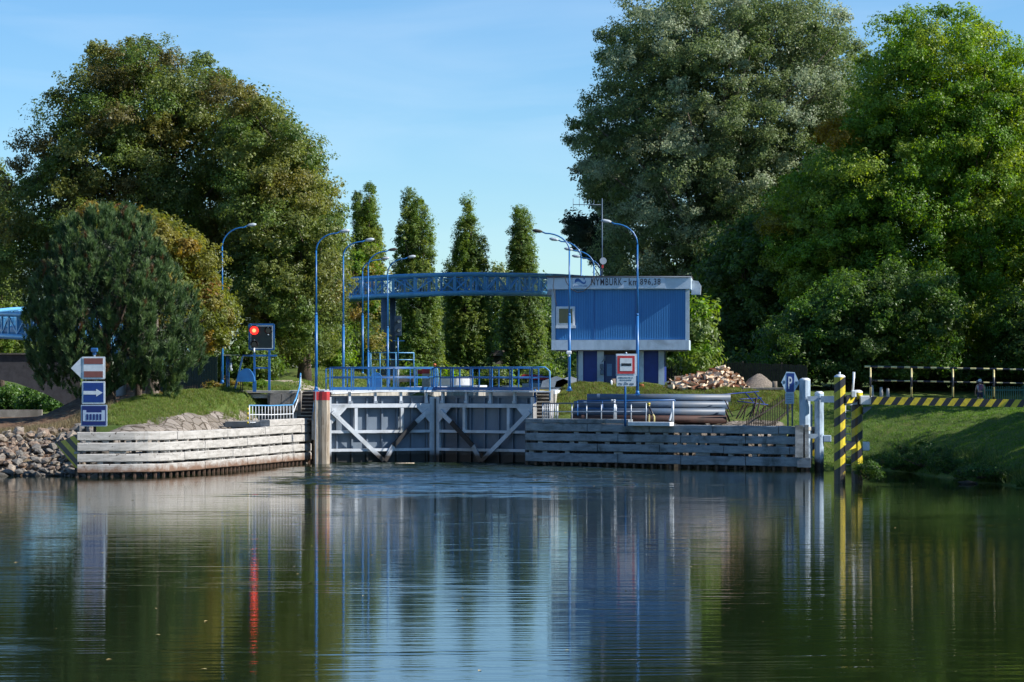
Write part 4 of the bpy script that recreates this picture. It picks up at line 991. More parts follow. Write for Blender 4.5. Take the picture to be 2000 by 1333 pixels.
def clad_mat():
    m, t, b = newmat("ribbed_blue_cladding"); co = coords(t)
    wv = N(t, "ShaderNodeTexWave", wave_type='BANDS', bands_direction='X'); wv.inputs["Scale"].default_value = 2.2; wv.inputs["Distortion"].default_value = 0; t.links.new(co, wv.inputs["Vector"])
    c = ramp(t, noise(t, coords(t, (1, 1, .12)), 2.5, 6, .65), [(.35, (.028, .17, .42)), (.7, (.045, .21, .48))])
    c = mixc(t, ramp(t, wv.outputs["Fac"], [(.0, (1, 1, 1)), (.14, (0, 0, 0))]), c, (.022, .135, .35))
    t.links.new(c, b.inputs["Base Color"]); b.inputs["Roughness"].default_value = .5; bump(t, b, wv.outputs["Fac"], .25, .02); return m
M_clad = clad_mat()
bxb("upper_wall", 1085, 565, 1338, 664, .12, DB, M_clad)
bxb("floor_band", 1077, 664.5, 1345, 684, 0, DB + .1, M_pale)
bxb("corner_post", 1077, 566, 1084.5, 664, .04, .4, M_pale); bxb("corner_post", 1338.5, 566, 1345.5, 664, .04, .4, M_pale)
fas = bxb("roof_fascia", 1069, 541.5, 1349, 565.5, -.15, .25, pmat("fascia_white_blue", (.60, .70, .80), (.53, .63, .73), .5, 1.5, bs=.1, grime=(.45, .54, .62)))
mb = MB(); mb.prism([((1068 - 1078) * k_, ZD(541.3, D)), ((1350 - 1078) * k_, ZD(541.3, D)), ((1350 - 1078) * k_, ZD(539.5, D)), ((1068 - 1078) * k_, ZD(539.5, D))], -.2, DB + .4, 0, TB); mb.build("roof", M_pile, root)
bxb("side_fascia", 1069, 541.6, 1073, 565.4, .253, DB + .3, M_pale); bxb("side_fascia", 1345, 541.6, 1348.9, 565.4, .253, DB + .3, M_pale)
# lower floor
bxb("lower_wall", 1129, 684.6, 1297, 768, .9, DB - .3, M_darkblue)
for a, b in ((1128, 1137), (1165, 1178), (1247.5, 1256), (1285, 1296)): bxb("pilaster", a, 684.5, b, 768, .75, .96, M_pale)
bxb("lintel", 1165, 684.6, 1250, 693, .80, .897, M_pile)
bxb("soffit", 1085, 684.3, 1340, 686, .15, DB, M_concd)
bxb("door", 1181, 694, 1216, 768, .82, .897, pmat("dark_blue_door", (.006, .03, .12), (.01, .035, .12), .4, 3, bs=0))
bxb("notice_board", 1184, 711, 1194, 735, .78, .818, pmat("notice_grey_blue", (.10, .2, .36), (.08, .17, .3), .5, 5, bs=0))
mb = MB(); mb.box(TBp(1174, 716, .66), (.2, .16, .3), bev=.03); mb.box(TBp(1174.5, 727, .66), (.2, .16, .32), bev=.03); mb.box(TBp(1180, 700, .66), (.08, .1, .3)); mb.tube([TBp(1174, 708, .66), TBp(1178, 703, .66), TBp(1180, 700, .66)], .02, 5); mb.build("meter_box", M_pipe, root)
# window
wf = bxb("window", 1086, 599, 1123, 641, .04, .13, M_white)
bxb("frame", 1089, 600.5, 1120.5, 634, -.02, .037, M_white, wf)
bxb("pane", 1092, 603.5, 1118, 631.5, -.04, -.022, pmat("window_glass", (.03, .045, .03), (.05, .06, .03), .08, 2, bs=0), wf)
bxb("sill", 1085.5, 636, 1124, 641.5, -.06, .037, M_white, wf)
# fascia signboard
sgn = bxb("signboard", 1119, 543.5, 1299, 564, -.19, -.153, pmat("signboard_pale", (.56, .66, .77), (.52, .62, .73), .4, 2, bs=.05), fas)
def TF(px, py, y): return lambda v: TB(Vector(((px - 1078) * k_ + v.x, y + v.y, ZD(py, D) + v.z)))
for s, x0, x1, hh in (("NYMBURK", 1155, 1215, 14), ("km", 1228.5, 1246, 13.5), ("896,38", 1250.5, 1290, 14)):
    txt(s, (x1 - x0) * k_, hh * k_, S_text, "lettering", sgn, None, TF((x0 + x1) / 2, 551.5 + (14 - hh) / 2 + (.9 if "," in s else 0), -.205), .02, .006, 1.18)
bxb("lettering", 1218.5, 550, 1224, 551.6, -.215, -.193, S_text, sgn)
M_logo = pmat("emblem_blue", (.03, .13, .36), (.02, .09, .3), .4, 5, bs=0)
wave = [(1122.8, 554.5), (1123.5, 548), (1126.5, 544.8), (1130, 544.5), (1134, 547.2), (1138, 551.3), (1141, 552.6), (1143.5, 551.4), (1144.6, 547.8), (1145.3, 551), (1143.8, 555), (1140, 556), (1136, 554), (1132.5, 551.5), (1128.5, 550.8), (1125.5, 552)]
mb = MB(); mb.prism([((a - 1078) * k_, ZD(b, D)) for a, b in wave], -.205, -.193, 0, TB); mb.build("emblem", M_logo, sgn)
mb = MB(); mb.prism([((a - 1078) * k_, ZD(b, D)) for a, b in ((1140, 544), (1143, 543.9), (1142.5, 546.6), (1140.6, 547))], -.205, -.193, 0, TB); mb.build("emblem", M_logo, sgn)
txt("POVODÍ LABE", 25 * k_, 3.0 * k_, M_logo, "lettering", sgn, None, TF(1134.5, 559, -.2), .01)
# cable loops on fascia and wall
mb = MB(); mb.tube([TBp(x, y, -.24) for x, y in ((1161, 541), (1158, 550), (1152, 560), (1140, 570), (1128, 572), (1114, 564), (1106, 550), (1104, 541))], .02, 5); mb.build("cable", M_pile, root)
mb = MB(); mb.tube([TBp(x, y, -.22) for x, y in ((1083, 541), (1081, 560), (1085, 585), (1088, 598))], .018, 5); mb.build("cable", M_pile, root)
# bay boxes on both ends
mb = MB(); mb.prism([(-.05 + (1349 - 1078) * k_, ZD(574, D)), ((1366 - 1078) * k_, ZD(574, D)), ((1367 - 1078) * k_, ZD(556, D)), ((1362 - 1078) * k_, ZD(548, D)), ((1350 - 1078) * k_, ZD(546, D))], 2.2, 3.4, 0, TB); mb.build("wall_awning", M_grey, root)
mb = MB(); mb.prism([((1062 - 1078) * k_, ZD(574, D)), ((1076 - 1078) * k_, ZD(574, D)), ((1076 - 1078) * k_, ZD(548, D)), ((1069 - 1078) * k_, ZD(548, D))], 2.2, 3.4, 0, TB); mb.build("wall_awning", M_grey, root)
mb = MB(); mb.tube([TBp(1126.5, 686, .6), TBp(1126.5, 768, .6)], .045, 6); mb.build("downpipe", M_pipe, root)
mb = MB(); mb.tube([TBp(1067, 542.5, -.2), TBp(1350, 542.5, -.2)], .035, 6); mb.build("gutter", M_pipe, root)
for px in (1160, 1240): bxb("panel_joint", px, 566, px + .8, 664, .105, .118, M_darkblue)
# things at its foot
mb = MB(); q = P(1198, 759, 154.6); mb.tube([q + Vector((0, 0, -.2)), P(1198, 740, 154.6)], .13, 10); single("stump", mb, M_barkl, "short tree stump standing by the building door", "stump")
mb = MB(); q = P(1194, 750, 154.3); mb.tube([q + Vector((0, 0, -.3)), q + Vector((0, 0, .15)), q + Vector((0, 0, .22))], [.07, .07, .03], 8); single("bottle", mb, M_white, "small white bottle beside the stump by the building door", "bottle")
for i, (px, py, r, lab) in enumerate(((1252, 752, .16, "orange-brown flower pot at the foot of the pale blue lamp"), (1256, 756, .13, "small reddish flower pot right of the lamp foot"), (1232, 757, .11, "small brown flower pot under the phone number plate"))):
    mb = MB(); q = P(px, py, 153.9); mb.tube([q + Vector((0, 0, -.35)), q, q + Vector((0, 0, .04))], [r * .7, r, r * 1.05], 10); single("flower_pot", mb, pmat("terracotta", (.35, .10, .04), (.25, .07, .03), .8, 6), lab, "flower pot", "flower pots by the building")
# antenna mast on the roof
root = empty("antenna_mast", P(1176, 541, 158.5), "thin grey roof mast with a comb-like aerial and a small dish", "antenna")
mb = MB(); mb.tube([P(1176, 545, 158.5), P(1176, 388, 158.5)], [.045, .03], 6); mb.build("mast", M_pipe, root)
mb = MB(); mb.tube([P(1119, 400, 158.5), P(1176, 400.5, 158.5)], .022, 5)
for x, a, b in ((1119.5, 388, 411), (1131.5, 389, 404), (1141, 389, 404), (1150.5, 390, 404), (1160, 391, 405)): mb.tube([P(x, a, 158.5), P(x, b, 158.5)], .016, 5)
mb.build("aerial", M_pipe, root)
mb = MB(); c = P(1178, 510, 158.2); mb.tube([c + Vector((0, .06, 0)), c, c + Vector((0, -.03, 0))], [.05, .19, .21], 14); mb.build("dish", M_grey, root)
mb = MB(); mb.box(P(1177, 521, 158.3), (.12, .12, .2)); mb.build("dish", M_red, root)

# ------------------------------------------------------------------ footbridge
fb = [(1190, 579, 236), (1130, 577, 229), (1060, 574, 223), (980, 573.3, 218), (900, 573, 214.5), (820, 575.5, 213), (750, 579.5, 214), (685, 583.5, 217), (600, 590, 223), (480, 607, 230), (320, 620, 236), (160, 631, 233), (80, 637, 224), (38, 642, 214), (14, 647, 204), (4, 651, 195), (9, 654, 187), (32, 657, 181), (80, 660, 177), (150, 670, 173), (250, 692, 170), (330, 722, 170), (400, 755, 172)]
pts = [P(*p) for p in fb]
def catmull(pts, n):
    out = []
    for i in range(len(pts) - 1):
        p0, p1, p2, p3 = pts[max(i - 1, 0)], pts[i], pts[i + 1], pts[min(i + 2, len(pts) - 1)]
        for k in range(n):
            t = k / n; out.append(.5 * ((2 * p1) + (p2 - p0) * t + (2 * p0 - 5 * p1 + 4 * p2 - p3) * t * t + (-p0 + 3 * p1 - 3 * p2 + p3) * t ** 3))
    out.append(pts[-1]); return out
cl = catmull(pts, 8)
# resample by ~1.4 m
rs = [cl[0]]; acc = 0
for a, b in zip(cl[:-1], cl[1:]):
    L = (b - a).length; pos = 0
    while acc + (L - pos) >= 1.4:
        pos += 1.4 - acc; acc = 0; rs.append(a.lerp(b, pos / L))
    acc += L - pos
nrm = []
for i, p in enumerate(rs):
    d = rs[min(i + 1, len(rs) - 1)] - rs[max(i - 1, 0)]; d.z = 0; d.normalize(); nrm.append(Vector((-d.y, d.x, 0)))
root = empty("footbridge", P(760, 700, 213), "curved pale blue tubular truss footbridge sweeping behind the lock", "footbridge")
M_br = pmat("bridge_blue", (.14, .42, .68), (.11, .35, .6), .35, 1.5, bs=.08)
M_glass = pmat("bridge_mesh_panel", (.07, .20, .36), (.055, .17, .3), .4, 1, bs=0)
HT = 1.52; WB = 1.15
for s_, nm in ((1, "near"), (-1, "far")):
    e = [p + n * (WB * s_) for p, n in zip(rs, nrm)]
    mb = MB(); mb.tube([q + Vector((0, 0, HT)) for q in e], .17, 10); mb.build("top_tube", M_br, root)
    mb = MB(); mb.tube(e, .20, 10); mb.build("bottom_tube", M_br, root)
    mb = MB()
    for i, q in enumerate(e):
        mb.bar(q + Vector((0, 0, .15)), q + Vector((0, 0, HT - .12)), .16, .13, up=nrm[i])
        if i + 1 < len(e):
            r2 = e[i + 1]
            if i % 2: mb.bar(q + Vector((0, 0, .2)), r2 + Vector((0, 0, HT - .15)), .09, .09)
            else: mb.bar(q + Vector((0, 0, HT - .15)), r2 + Vector((0, 0, .2)), .09, .09)
            for j in range(1, 8): 
                c = q.lerp(r2, j / 8) - nrm[i] * (.12 * s_); mb.bar(c + Vector((0, 0, .2)), c + Vector((0, 0, HT - .35)), .025, .025, up=nrm[i])
            mb.bar(q + Vector((0, 0, HT - .3)) - nrm[i] * (.12 * s_), r2 + Vector((0, 0, HT - .3)) - nrm[i + 1] * (.12 * s_), .04, .04)
    mb.build("lattice", M_br, root)
mb = MB()
for i in range(len(rs) - 1):
    a, b = rs[i], rs[i + 1]; na, nb2 = nrm[i] * (WB - .1), nrm[i + 1] * (WB - .1)
    v = [a - na, a + na, b + nb2, b - nb2]; mb.add([p + Vector((0, 0, .12)) for p in v] + [p + Vector((0, 0, .0)) for p in v], [(0, 1, 2, 3), (7, 6, 5, 4), (0, 4, 5, 1), (2, 6, 7, 3)])
mb.build("deck", M_pipe, root)
mb = MB(); mb.tube([P(752, 706, 213), P(752, 583, 213)], .33, 14); mb.build("pillar", M_pipe, root)
mb = MB(); mb.tube([P(767, 706, 214), P(767, 583, 214)], .25, 14); mb.build("pillar", pmat("pillar_dark", (.07, .10, .14), (.05, .08, .11), .5, 2), root)
mb = MB(); mb.box(P(756, 735, 213) + Vector((0, 0, .0)), (1.65, 1.6, 2.9), bev=.03); mb.build("plinth", M_concd, root)
mb = MB(); mb.tube([P(237, 775, 171), P(237, 690, 171)], .34, 12); mb.build("pillar", M_pale, root)
# light railing behind the winch, far left side of the lock
root = empty("platform_railing", P(720, 716, 196), "thin light blue railing on the raised platform behind the lamps", "railing")
for px in (724, 742, 773, 808):
    mb = MB(); mb.tube([P(px, 735, 196), P(px, 689, 196)], .045, 6); mb.build("railing_post", M_blue2, root)
mb = MB(); mb.tube([P(724, 689.5, 196), P(808, 689.5, 196)], .045, 6); mb.build("rail", M_blue2, root)
mb = MB(); mb.tube([P(724, 703, 196), P(808, 703, 196)], .035, 6); mb.build("rail", M_blue2, root)
mb = MB(); mb.box(P(766, 740, 196.3), (84 / FPX * 196, .8, .5)); mb.build("base", M_concd, root)
# blue winch behind the left gate
mb = MB(); Dw = 176; mb.prism([(XD(a, Dw), ZD(b, Dw)) for a, b in ((722, 760), (722, 738), (726, 731), (733, 727.5), (740, 729), (745, 735), (745, 760))], Dw, Dw + .8); single("winch_cover", mb, M_blue, "dark blue rounded winch hood seen through the left gate railing", "winch cover")
mb = MB(); q = P(832, 760, 190); root = empty("fender_post", q + Vector((0, 0, -.6)), "distant pale post with red painted top behind the gate railing", "post")
mb.box(P(832, 746, 190), (.55, .5, 1.6)); mb.build("timber", pmat("pale_timber", (.6, .52, .42), (.4, .33, .25), .8, 4), root)
mb = MB(); mb.box(P(832, 724.5, 190), (.57, .52, .42)); mb.box(P(822, 727, 190.2), (.5, .4, .3)); mb.build("red_cap", M_red, root)

# ------------------------------------------------------------------ pipe stack
root_pipes = []
gy0 = 2.32
rows = [(804, 1118, 1412, 144.4), (792, 1122, 1412, 145.0), (779, 1134, 1424, 145.6)]
Dp = 144.6; rp = .225
pid = 0
labs = ["lowest front pipe, rust red along its underside", "lowest pipe of the stack, second from the front", "lowest pipe of the stack, third from the front", "lowest pipe of the stack, fourth from the front", "lowest pipe at the rear of the stack",
        "front grey pipe of the second layer, reaching furthest left", "second-layer pipe, second from the front", "second-layer pipe, third from the front", "second-layer pipe at the rear",
        "front grey pipe of the third layer", "middle pipe of the third layer", "third-layer pipe at the rear", "topmost grey pipe at the front of the stack", "topmost pipe at the rear of the stack"]
_old = ["lowest front pipe, rust red along its underside", "lowest pipe of the stack, second from the front", "lowest pipe of the stack, third from the front", "lowest pipe at the rear of the stack",
        "front grey pipe of the second layer, reaching furthest left", "second-layer pipe, second from the front", "second-layer pipe at the rear",
        "front grey pipe of the third layer", "third-layer pipe at the rear", "topmost dark grey pipe of the stack"]
def pipe(x0, x1, y, z, r, mat, lab):
    mb = MB(); n = 16; vs = []
    for x, rr_ in ((x0 + r * 0, r), (x1, r), (x1, r * .88), (x1 - .5, r * .88)):
        for j in range(n): t = 2 * math.pi * j / n; vs.append((x, y - (x - x0) * .22, z)); vs[-1] = (x, y - (x - x0) * .22 + rr_ * math.cos(t), z + rr_ * math.sin(t))
    fs = [(i * n + j, i * n + (j + 1) % n, (i + 1) * n + (j + 1) % n, (i + 1) * n + j) for i in range(3) for j in range(n)] + [tuple(range(n))]
    root = empty("steel_pipe", (x0, y, z - r), lab, "pipe", "stack of large pipes on the right deck")
    mb.add(vs, fs, 0, True); mb.add([(vs[j + 3 * n]) for j in range(n)], [tuple(range(n))], 1)  # black disc recessed in the open end stands for the dark hollow
    o = mb.build("pipe_tube", [mat, M_black], root)
    mb = MB()
    vs2 = []
    for x, rr_ in ((x0 + .55, r * 1.03), (x0 + .72, r * 1.03)):
        for j in range(n): t = 2 * math.pi * j / n; vs2.append((x, y - (x - x0) * .22 + rr_ * math.cos(t), z + rr_ * math.sin(t)))
    mb.add(vs2, [(j, (j + 1) % n, n + (j + 1) % n, n + j) for j in range(n)], 0, True); mb.build("coupling_ring", mat, root)
xL, xR = XD(1120, 145), XD(1412, 145)
z1 = 2.30 + .06 + rp
pid = 0
for layer, (cnt, off) in enumerate(((5, 0), (4, .235), (3, .47), (2, .70))):
    for j in range(cnt):
        jit = random.uniform(-.15, .25); zz = z1 + layer * rp * 1.76
        x0_ = xL + jit + (.35 if layer == 3 else 0) + (.1 * layer); x1_ = xR + jit + random.uniform(-.1, .35)
        pipe(x0_, x1_, Dp + 1.7 + off + j * rp * 2.06, zz, rp, M_rustpipe if layer == 0 else M_pipe, labs[pid]); pid += 1
for k in range(3):
    mb = MB(); x = XD(1150 + k * 115, 145); mb.box((x, Dp + 2.4 - (x - xL) * .22, 2.33), (.2, 3.0, .1)); single("sleeper", mb, M_wood, f"timber sleeper under the pipe stack, {['near its left end', 'under its middle', 'near its right end'][k]}", "sleeper")
# steel ladder frame lying above the right end of the stack
root = empty("lattice_panel", P(1440, 782, 146.5), "dark lattice of thin bars leaning right of the pipe stack", "lattice panel")
def fbar(a, b, r=.03): mb = MB(); mb.tube([P(*a), P(*b)], r, 6); mb.build("bar", M_pipe if False else M_darkblue, root)
fbar((1425, 770, 146), (1482, 765, 148)); fbar((1445, 780, 146), (1487, 778, 148)); fbar((1455, 767, 147), (1477, 792, 145.6)); fbar((1473, 766, 147.6), (1494, 790, 146)); fbar((1440, 784, 145), (1500, 791, 145.6)); fbar((1410, 771, 145.4), (1455, 767, 147))
# scrap behind pipe ends
for k in range(10):
    mb = MB(); a = P(1425 + k * 6.5, random.uniform(812, 826), 144.4 + random.uniform(-.3, .6)); b = a + Vector((random.uniform(-.5, .5), random.uniform(-.4, .5), random.uniform(.5, 1.0)))
    mb.bar(a, b, .09, .05); single("scrap_bar", mb, M_rustpipe if k % 2 else M_bark, "dark scrap bar in the tangle between the pipe ends and the picket fence", "scrap", "scrap bars right of the pipe stack")
# black picket fence running back up the bank
root = empty("picket_fence", P(1460, 828, 141.5), "dark wooden picket fence climbing the bank behind the parking sign", "fence")
fa, fbp = Vector((XD(1455, 141.6), 141.6, 2.25)), Vector((XD(1543, 149.8), 149.8, 3.55))
mb = MB(); npk = 27
for k in range(npk):
    q = fa.lerp(fbp, k / (npk - 1)); zt_ = q.z + 1.25 * (1 - k / npk * .25) + random.uniform(-.03, .03)
    x_ = XD(1458 + 88 * (k / (npk - 1)), 144); yb = 141.8 + 7 * (k / (npk - 1)); x_ = XD(1458 + 88 * (k / (npk - 1)), yb)
    g0 = tz1(x_, yb); topy = 818 - 58 * (k / (npk - 1)); topz = ZD(topy, yb)
    mb.box((x_, yb, (g0 - .1 + topz) / 2), (.045, .03, max(topz - g0 + .1, .5)))
mb.build("pickets", M_picket, root)
for f_, nm in ((.12, "rail"), (.75, "rail")):
    mb = MB(); prev = None
    for k in range(0, 12):
        t = k / 11; yb = 141.85 + 7 * t; x_ = XD(1458 + 88 * t, yb); g0 = tz1(x_, yb); topz = ZD(818 - 58 * t, yb); z = g0 + (topz - g0) * f_
        if prev is not None: mb.bar(prev, Vector((x_, yb + .04, z)), .04, .08)
        prev = Vector((x_, yb + .04, z))
    mb.build(nm, M_picket, root)
# board fence in the background right
def board_fence(pA, pB, h, n, label, mat, name="board_fence", base=None, gap=.02, pw=None, group=None):
    a, b = Vector((pA[0], pA[1], 0)), Vector((pB[0], pB[1], 0)); L = (b - a).length
    root = empty(name, (pA[0], pA[1], tz1(pA[0], pA[1])), label, "fence", group); mb = MB(); w_ = L / n
    for k in range(n):
        q = a.lerp(b, (k + .5) / n); g0 = tz1(q.x, q.y) if base is None else base; hh = h + random.uniform(-.03, .03)
        mb.bar(Vector((q.x, q.y, g0 - .1)), Vector((q.x, q.y, g0 + hh)), (pw or w_ - gap), .03, up=Vector((-(b - a).y, (b - a).x, 0)).normalized())
    mb.build("boards", mat, root)
    for k in range(int(L / 2.5) + 1):
        q = a.lerp(b, min(k * 2.5 / L, 1)); g0 = tz1(q.x, q.y) if base is None else base; mb = MB(); mb.box((q.x, q.y + .09, g0 + h / 2), (.12, .12, h + .2)); mb.build("post", mat, root)
    for zf in (.25, .8):
        mb = MB(); q0, q1 = a.copy(), b.copy(); q0.z = (tz1(a.x, a.y) if base is None else base) + h * zf; q1.z = (tz1(b.x, b.y) if base is None else base) + h * zf
        mb.bar(q0 + Vector((0, .05, 0)), q1 + Vector((0, .05, 0)), .05, .09); mb.build("rail", mat, root)
board_fence((XD(1300, 168), 168), (XD(1570, 168), 166), 1.65, 56, "dark brown board fence behind the woodpile and gravel heap", M_picket)
M_green = pmat("dark_green_fence", (.012, .035, .03), (.01, .028, .026), .6, 3, bs=.1); M_greenl = pmat("pale_green_fence", (.03, .16, .11), (.025, .12, .09), .5, 3, bs=.1)
board_fence((XD(315, 160), 160), (XD(428, 160), 159), 2.0, 34, "tall dark green slatted fence behind the tree trunks on the left", M_green)
board_fence((XD(1922, 154.5), 154.5), (XD(2120, 154.5), 151), 1.15, 52, "green metal picket fence behind the walker on the right bank", M_greenl, "metal_fence", pw=.035)
# weathered stone posts behind the gangway
for px, lab in ((1704, "pale leaning stone post behind the banded railing"), (1722, "grey stone post between two others behind the banded railing"), (1735, "small grey stone post farthest right of three")):
    mb = MB(); a = P(px, 800, 151); mb.tube([a, P(px - 1, 753 + (px - 1704) * .2, 151)], [.17, .08], 6); single("stone_post", mb, M_conc, lab, "post", "stone posts behind the gangway")
# gravel heap
mb = MB(); n, mrg = 28, 10; cx, cy, cz = XD(1482, 154.5), 154.5, tz1(XD(1482, 154.5), 154.5) - .05; vs = [(cx, cy, cz + .95)]
for i in range(1, mrg + 1):
    for j in range(n):
        t = 2 * math.pi * j / n; f = i / mrg; h = .95 * (1 - f ** 1.6) * (1 - .12 * f) + .10 * math.sin(3 * t + i) * f * (1 - f); rr_ = f * (1.25 + .1 * math.sin(2 * t + 1))
        vs.append((cx + math.cos(t) * rr_ * .9, cy + math.sin(t) * rr_, cz + max(h, -.1) + random.uniform(-.02, .02)))
fs = [(0, 1 + j, 1 + (j + 1) % n) for j in range(n)] + [(1 + (i - 1) * n + j, 1 + i * n + j, 1 + i * n + (j + 1) % n, 1 + (i - 1) * n + (j + 1) % n) for i in range(1, mrg) for j in range(n)]
mb.add(vs, fs, 0, True); single("gravel_heap", mb, pmat("gravel", (.30, .25, .20), (.16, .13, .105), .95, 14, bs=1, bd=.05), "rounded brown gravel heap right of the woodpile", "gravel heap")
mb = MB(); q = P(1513, 757, 153); mb.tube([q + Vector((0, 0, -.3)), P(1513, 745, 153)], .15, 10); single("stump", mb, M_barkl, "pale cut stump at the right edge of the gravel heap", "stump")
mb = MB(); mb.box(P(1490, 759.5, 152.4), (2.4, .35, .14), bev=.02); single("edging_beam", mb, M_concd, "low dark edging beam in front of the gravel heap", "edging")
# woodpile: every split log its own thing
protos = []
for v in range(8):
    mb = MB(); L = random.uniform(.36, .48); r = random.uniform(.10, .15); k = random.choice((3, 4, 5)); ang = random.uniform(1.6, 3.4); prof = [(0, 0)] + [(r * math.cos(ang * j / k), r * math.sin(ang * j / k)) for j in range(k + 1)]
    n = len(prof); vs = [(x - r * .3, -L / 2, z - r * .3) for x, z in prof] + [(x * random.uniform(.9, 1.1) - r * .3, L / 2, z * random.uniform(.9, 1.1) - r * .3) for x, z in prof]
    mb.add(vs, [tuple(range(n)), tuple(reversed(range(n, 2 * n)))], 1); b_ = 0
    for j in range(n):
        mb.add([vs[j], vs[(j + 1) % n], vs[n + (j + 1) % n], vs[n + j]], [(0, 1, 2, 3)], 1 if j in (0, n - 1) else 0)
    o = mb.build("split_log", [M_logb, M_logc]); protos.append(o)
prof_pts = [(1298, 757), (1312, 746), (1325, 738), (1345, 733), (1362, 729), (1378, 727), (1393, 720), (1405, 716.5), (1415, 717), (1425, 724), (1438, 731), (1447, 738), (1455, 750), (1460, 758)]
cnt = 0; used = set(); placed = []; tries = 0
while cnt < 260 and tries < 30000:
    tries += 1
    px = random.uniform(1300, 1456); tp = np.interp(px, [p[0] for p in prof_pts], [p[1] for p in prof_pts])
    py = random.uniform(tp + 1.5, 758); hmax = 758 - tp; f = (758 - py) / max(hmax, 1)
    Dd = 153.0 + 1.5 * f + random.uniform(0, .25)
    if any(abs(px - a) < 5.5 and abs(py - b) < 3.6 for a, b in placed): continue
    placed.append((px, py))
    pr = protos[cnt % 8]
    if cnt < 8: o = pr
    else: o = pr.copy(); C.objects.link(o)
    o.location = P(px, py, Dd) ; o.rotation_euler = (random.uniform(-.7, .7), random.uniform(0, 6.28), random.choice((random.uniform(-.6, .6), random.uniform(1, 2))))
    o.scale = [random.uniform(.85, 1.35)] * 3
    tag(o, "split firewood log lying in the big heap beside the blue building", "log", "split logs heaped by the building"); cnt += 1
# core of the heap so it is not hollow: more of the same logs deeper in
for k in range(40):
    pr = protos[k % 8]; o = pr.copy(); C.objects.link(o); px = random.uniform(1320, 1440); tp = np.interp(px, [p[0] for p in prof_pts], [p[1] for p in prof_pts]); py = random.uniform(tp + 6, 757)
    o.location = P(px, py, 153.6 + 1.3 * (758 - py) / (760 - tp)); o.scale = (1.8, 1.6, 1.8); o.rotation_euler = (random.uniform(-.5, .5), random.uniform(0, 6), random.uniform(1, 2))
print("logs", cnt)
# ------------------------------------------------------------------ foliage
def unit(v): return v / np.maximum(np.linalg.norm(v, axis=1, keepdims=True), 1e-9)
def poly_dist(px, pz, poly):
    """signed distance to the polygon edge, positive inside"""
    a = np.array(poly); b = np.roll(a, -1, 0); d = np.full(len(px), 1e9); ins = np.zeros(len(px), bool)
    for (x1, y1), (x2, y2) in zip(a, b):
        vx, vy = x2 - x1, y2 - y1; t = np.clip(((px - x1) * vx + (pz - y1) * vy) / (vx * vx + vy * vy + 1e-12), 0, 1)
        d = np.minimum(d, np.hypot(px - x1 - t * vx, pz - y1 - t * vy))
        c = (y1 > pz) != (y2 > pz)
        with np.errstate(divide='ignore', invalid='ignore'): ins ^= c & (px < (x2 - x1) * (pz - y1) / (y2 - y1) + x1)
    return np.where(ins, d, -d)
def boughs(poly, D, n, thick, rb, front=.62, dm=.62):
    a = np.array(poly); lo, hi = a.min(0), a.max(0); out = []; tries = 0
    m = n * 40; X = rng.uniform(lo[0], hi[0], m); Z = rng.uniform(lo[1], hi[1], m); d = poly_dist(X, Z, poly)
    gxx, gzz = np.meshgrid(np.linspace(lo[0], hi[0], 40), np.linspace(lo[1], hi[1], 40)); Rm = max(poly_dist(gxx.ravel(), gzz.ravel(), poly).max(), .3)
    ok = d > min(rb * dm, Rm * .5); X, Z, d = X[ok], Z[ok], d[ok]
    t = thick * np.sqrt(np.maximum(1 - (1 - np.minimum(d / Rm, 1)) ** 2, 0))
    u = rng.random(len(X)); y = np.where(u < front, -t, np.where(u < front + .16, t, rng.uniform(-1, 1, len(X)) * t))
    y = y + rng.normal(0, .45 * rb, len(X))
    pts = []; keep = []
    mind = rb * 1.04
    for i in range(len(X)):
        p = (X[i], y[i], Z[i])
        if pts:
            q = np.array(pts); 
            if ((q - p) ** 2).sum(1).min() < mind * mind: continue
        pts.append(p)
        if len(pts) >= n: break
    pts = np.array(pts); pts[:, 1] += D; return pts
def leaves(cen, nrm_, size, asp=.62, col=None, cj=.18):
    """two-triangle leaves, slightly folded: centre, normal, length"""
    n = len(cen); nrm_ = unit(nrm_); r = unit(rng.normal(size=(n, 3))); t = unit(np.cross(nrm_, r)); b = np.cross(nrm_, t)
    s = (size * rng.uniform(.65, 1.35, n))[:, None]
    v = np.stack([cen - t * s * .5, cen + b * s * asp * .5 + nrm_ * s * .08, cen + t * s * .5, cen - b * s * asp * .5 + nrm_ * s * .08], 1).reshape(-1, 3)
    f = np.arange(n * 4).reshape(-1, 4)
    c = np.repeat(col * (1 + rng.normal(0, cj, (n, 1))), 4, 0) if col is not None else None
    return v, f, np.clip(c, .002, 1)
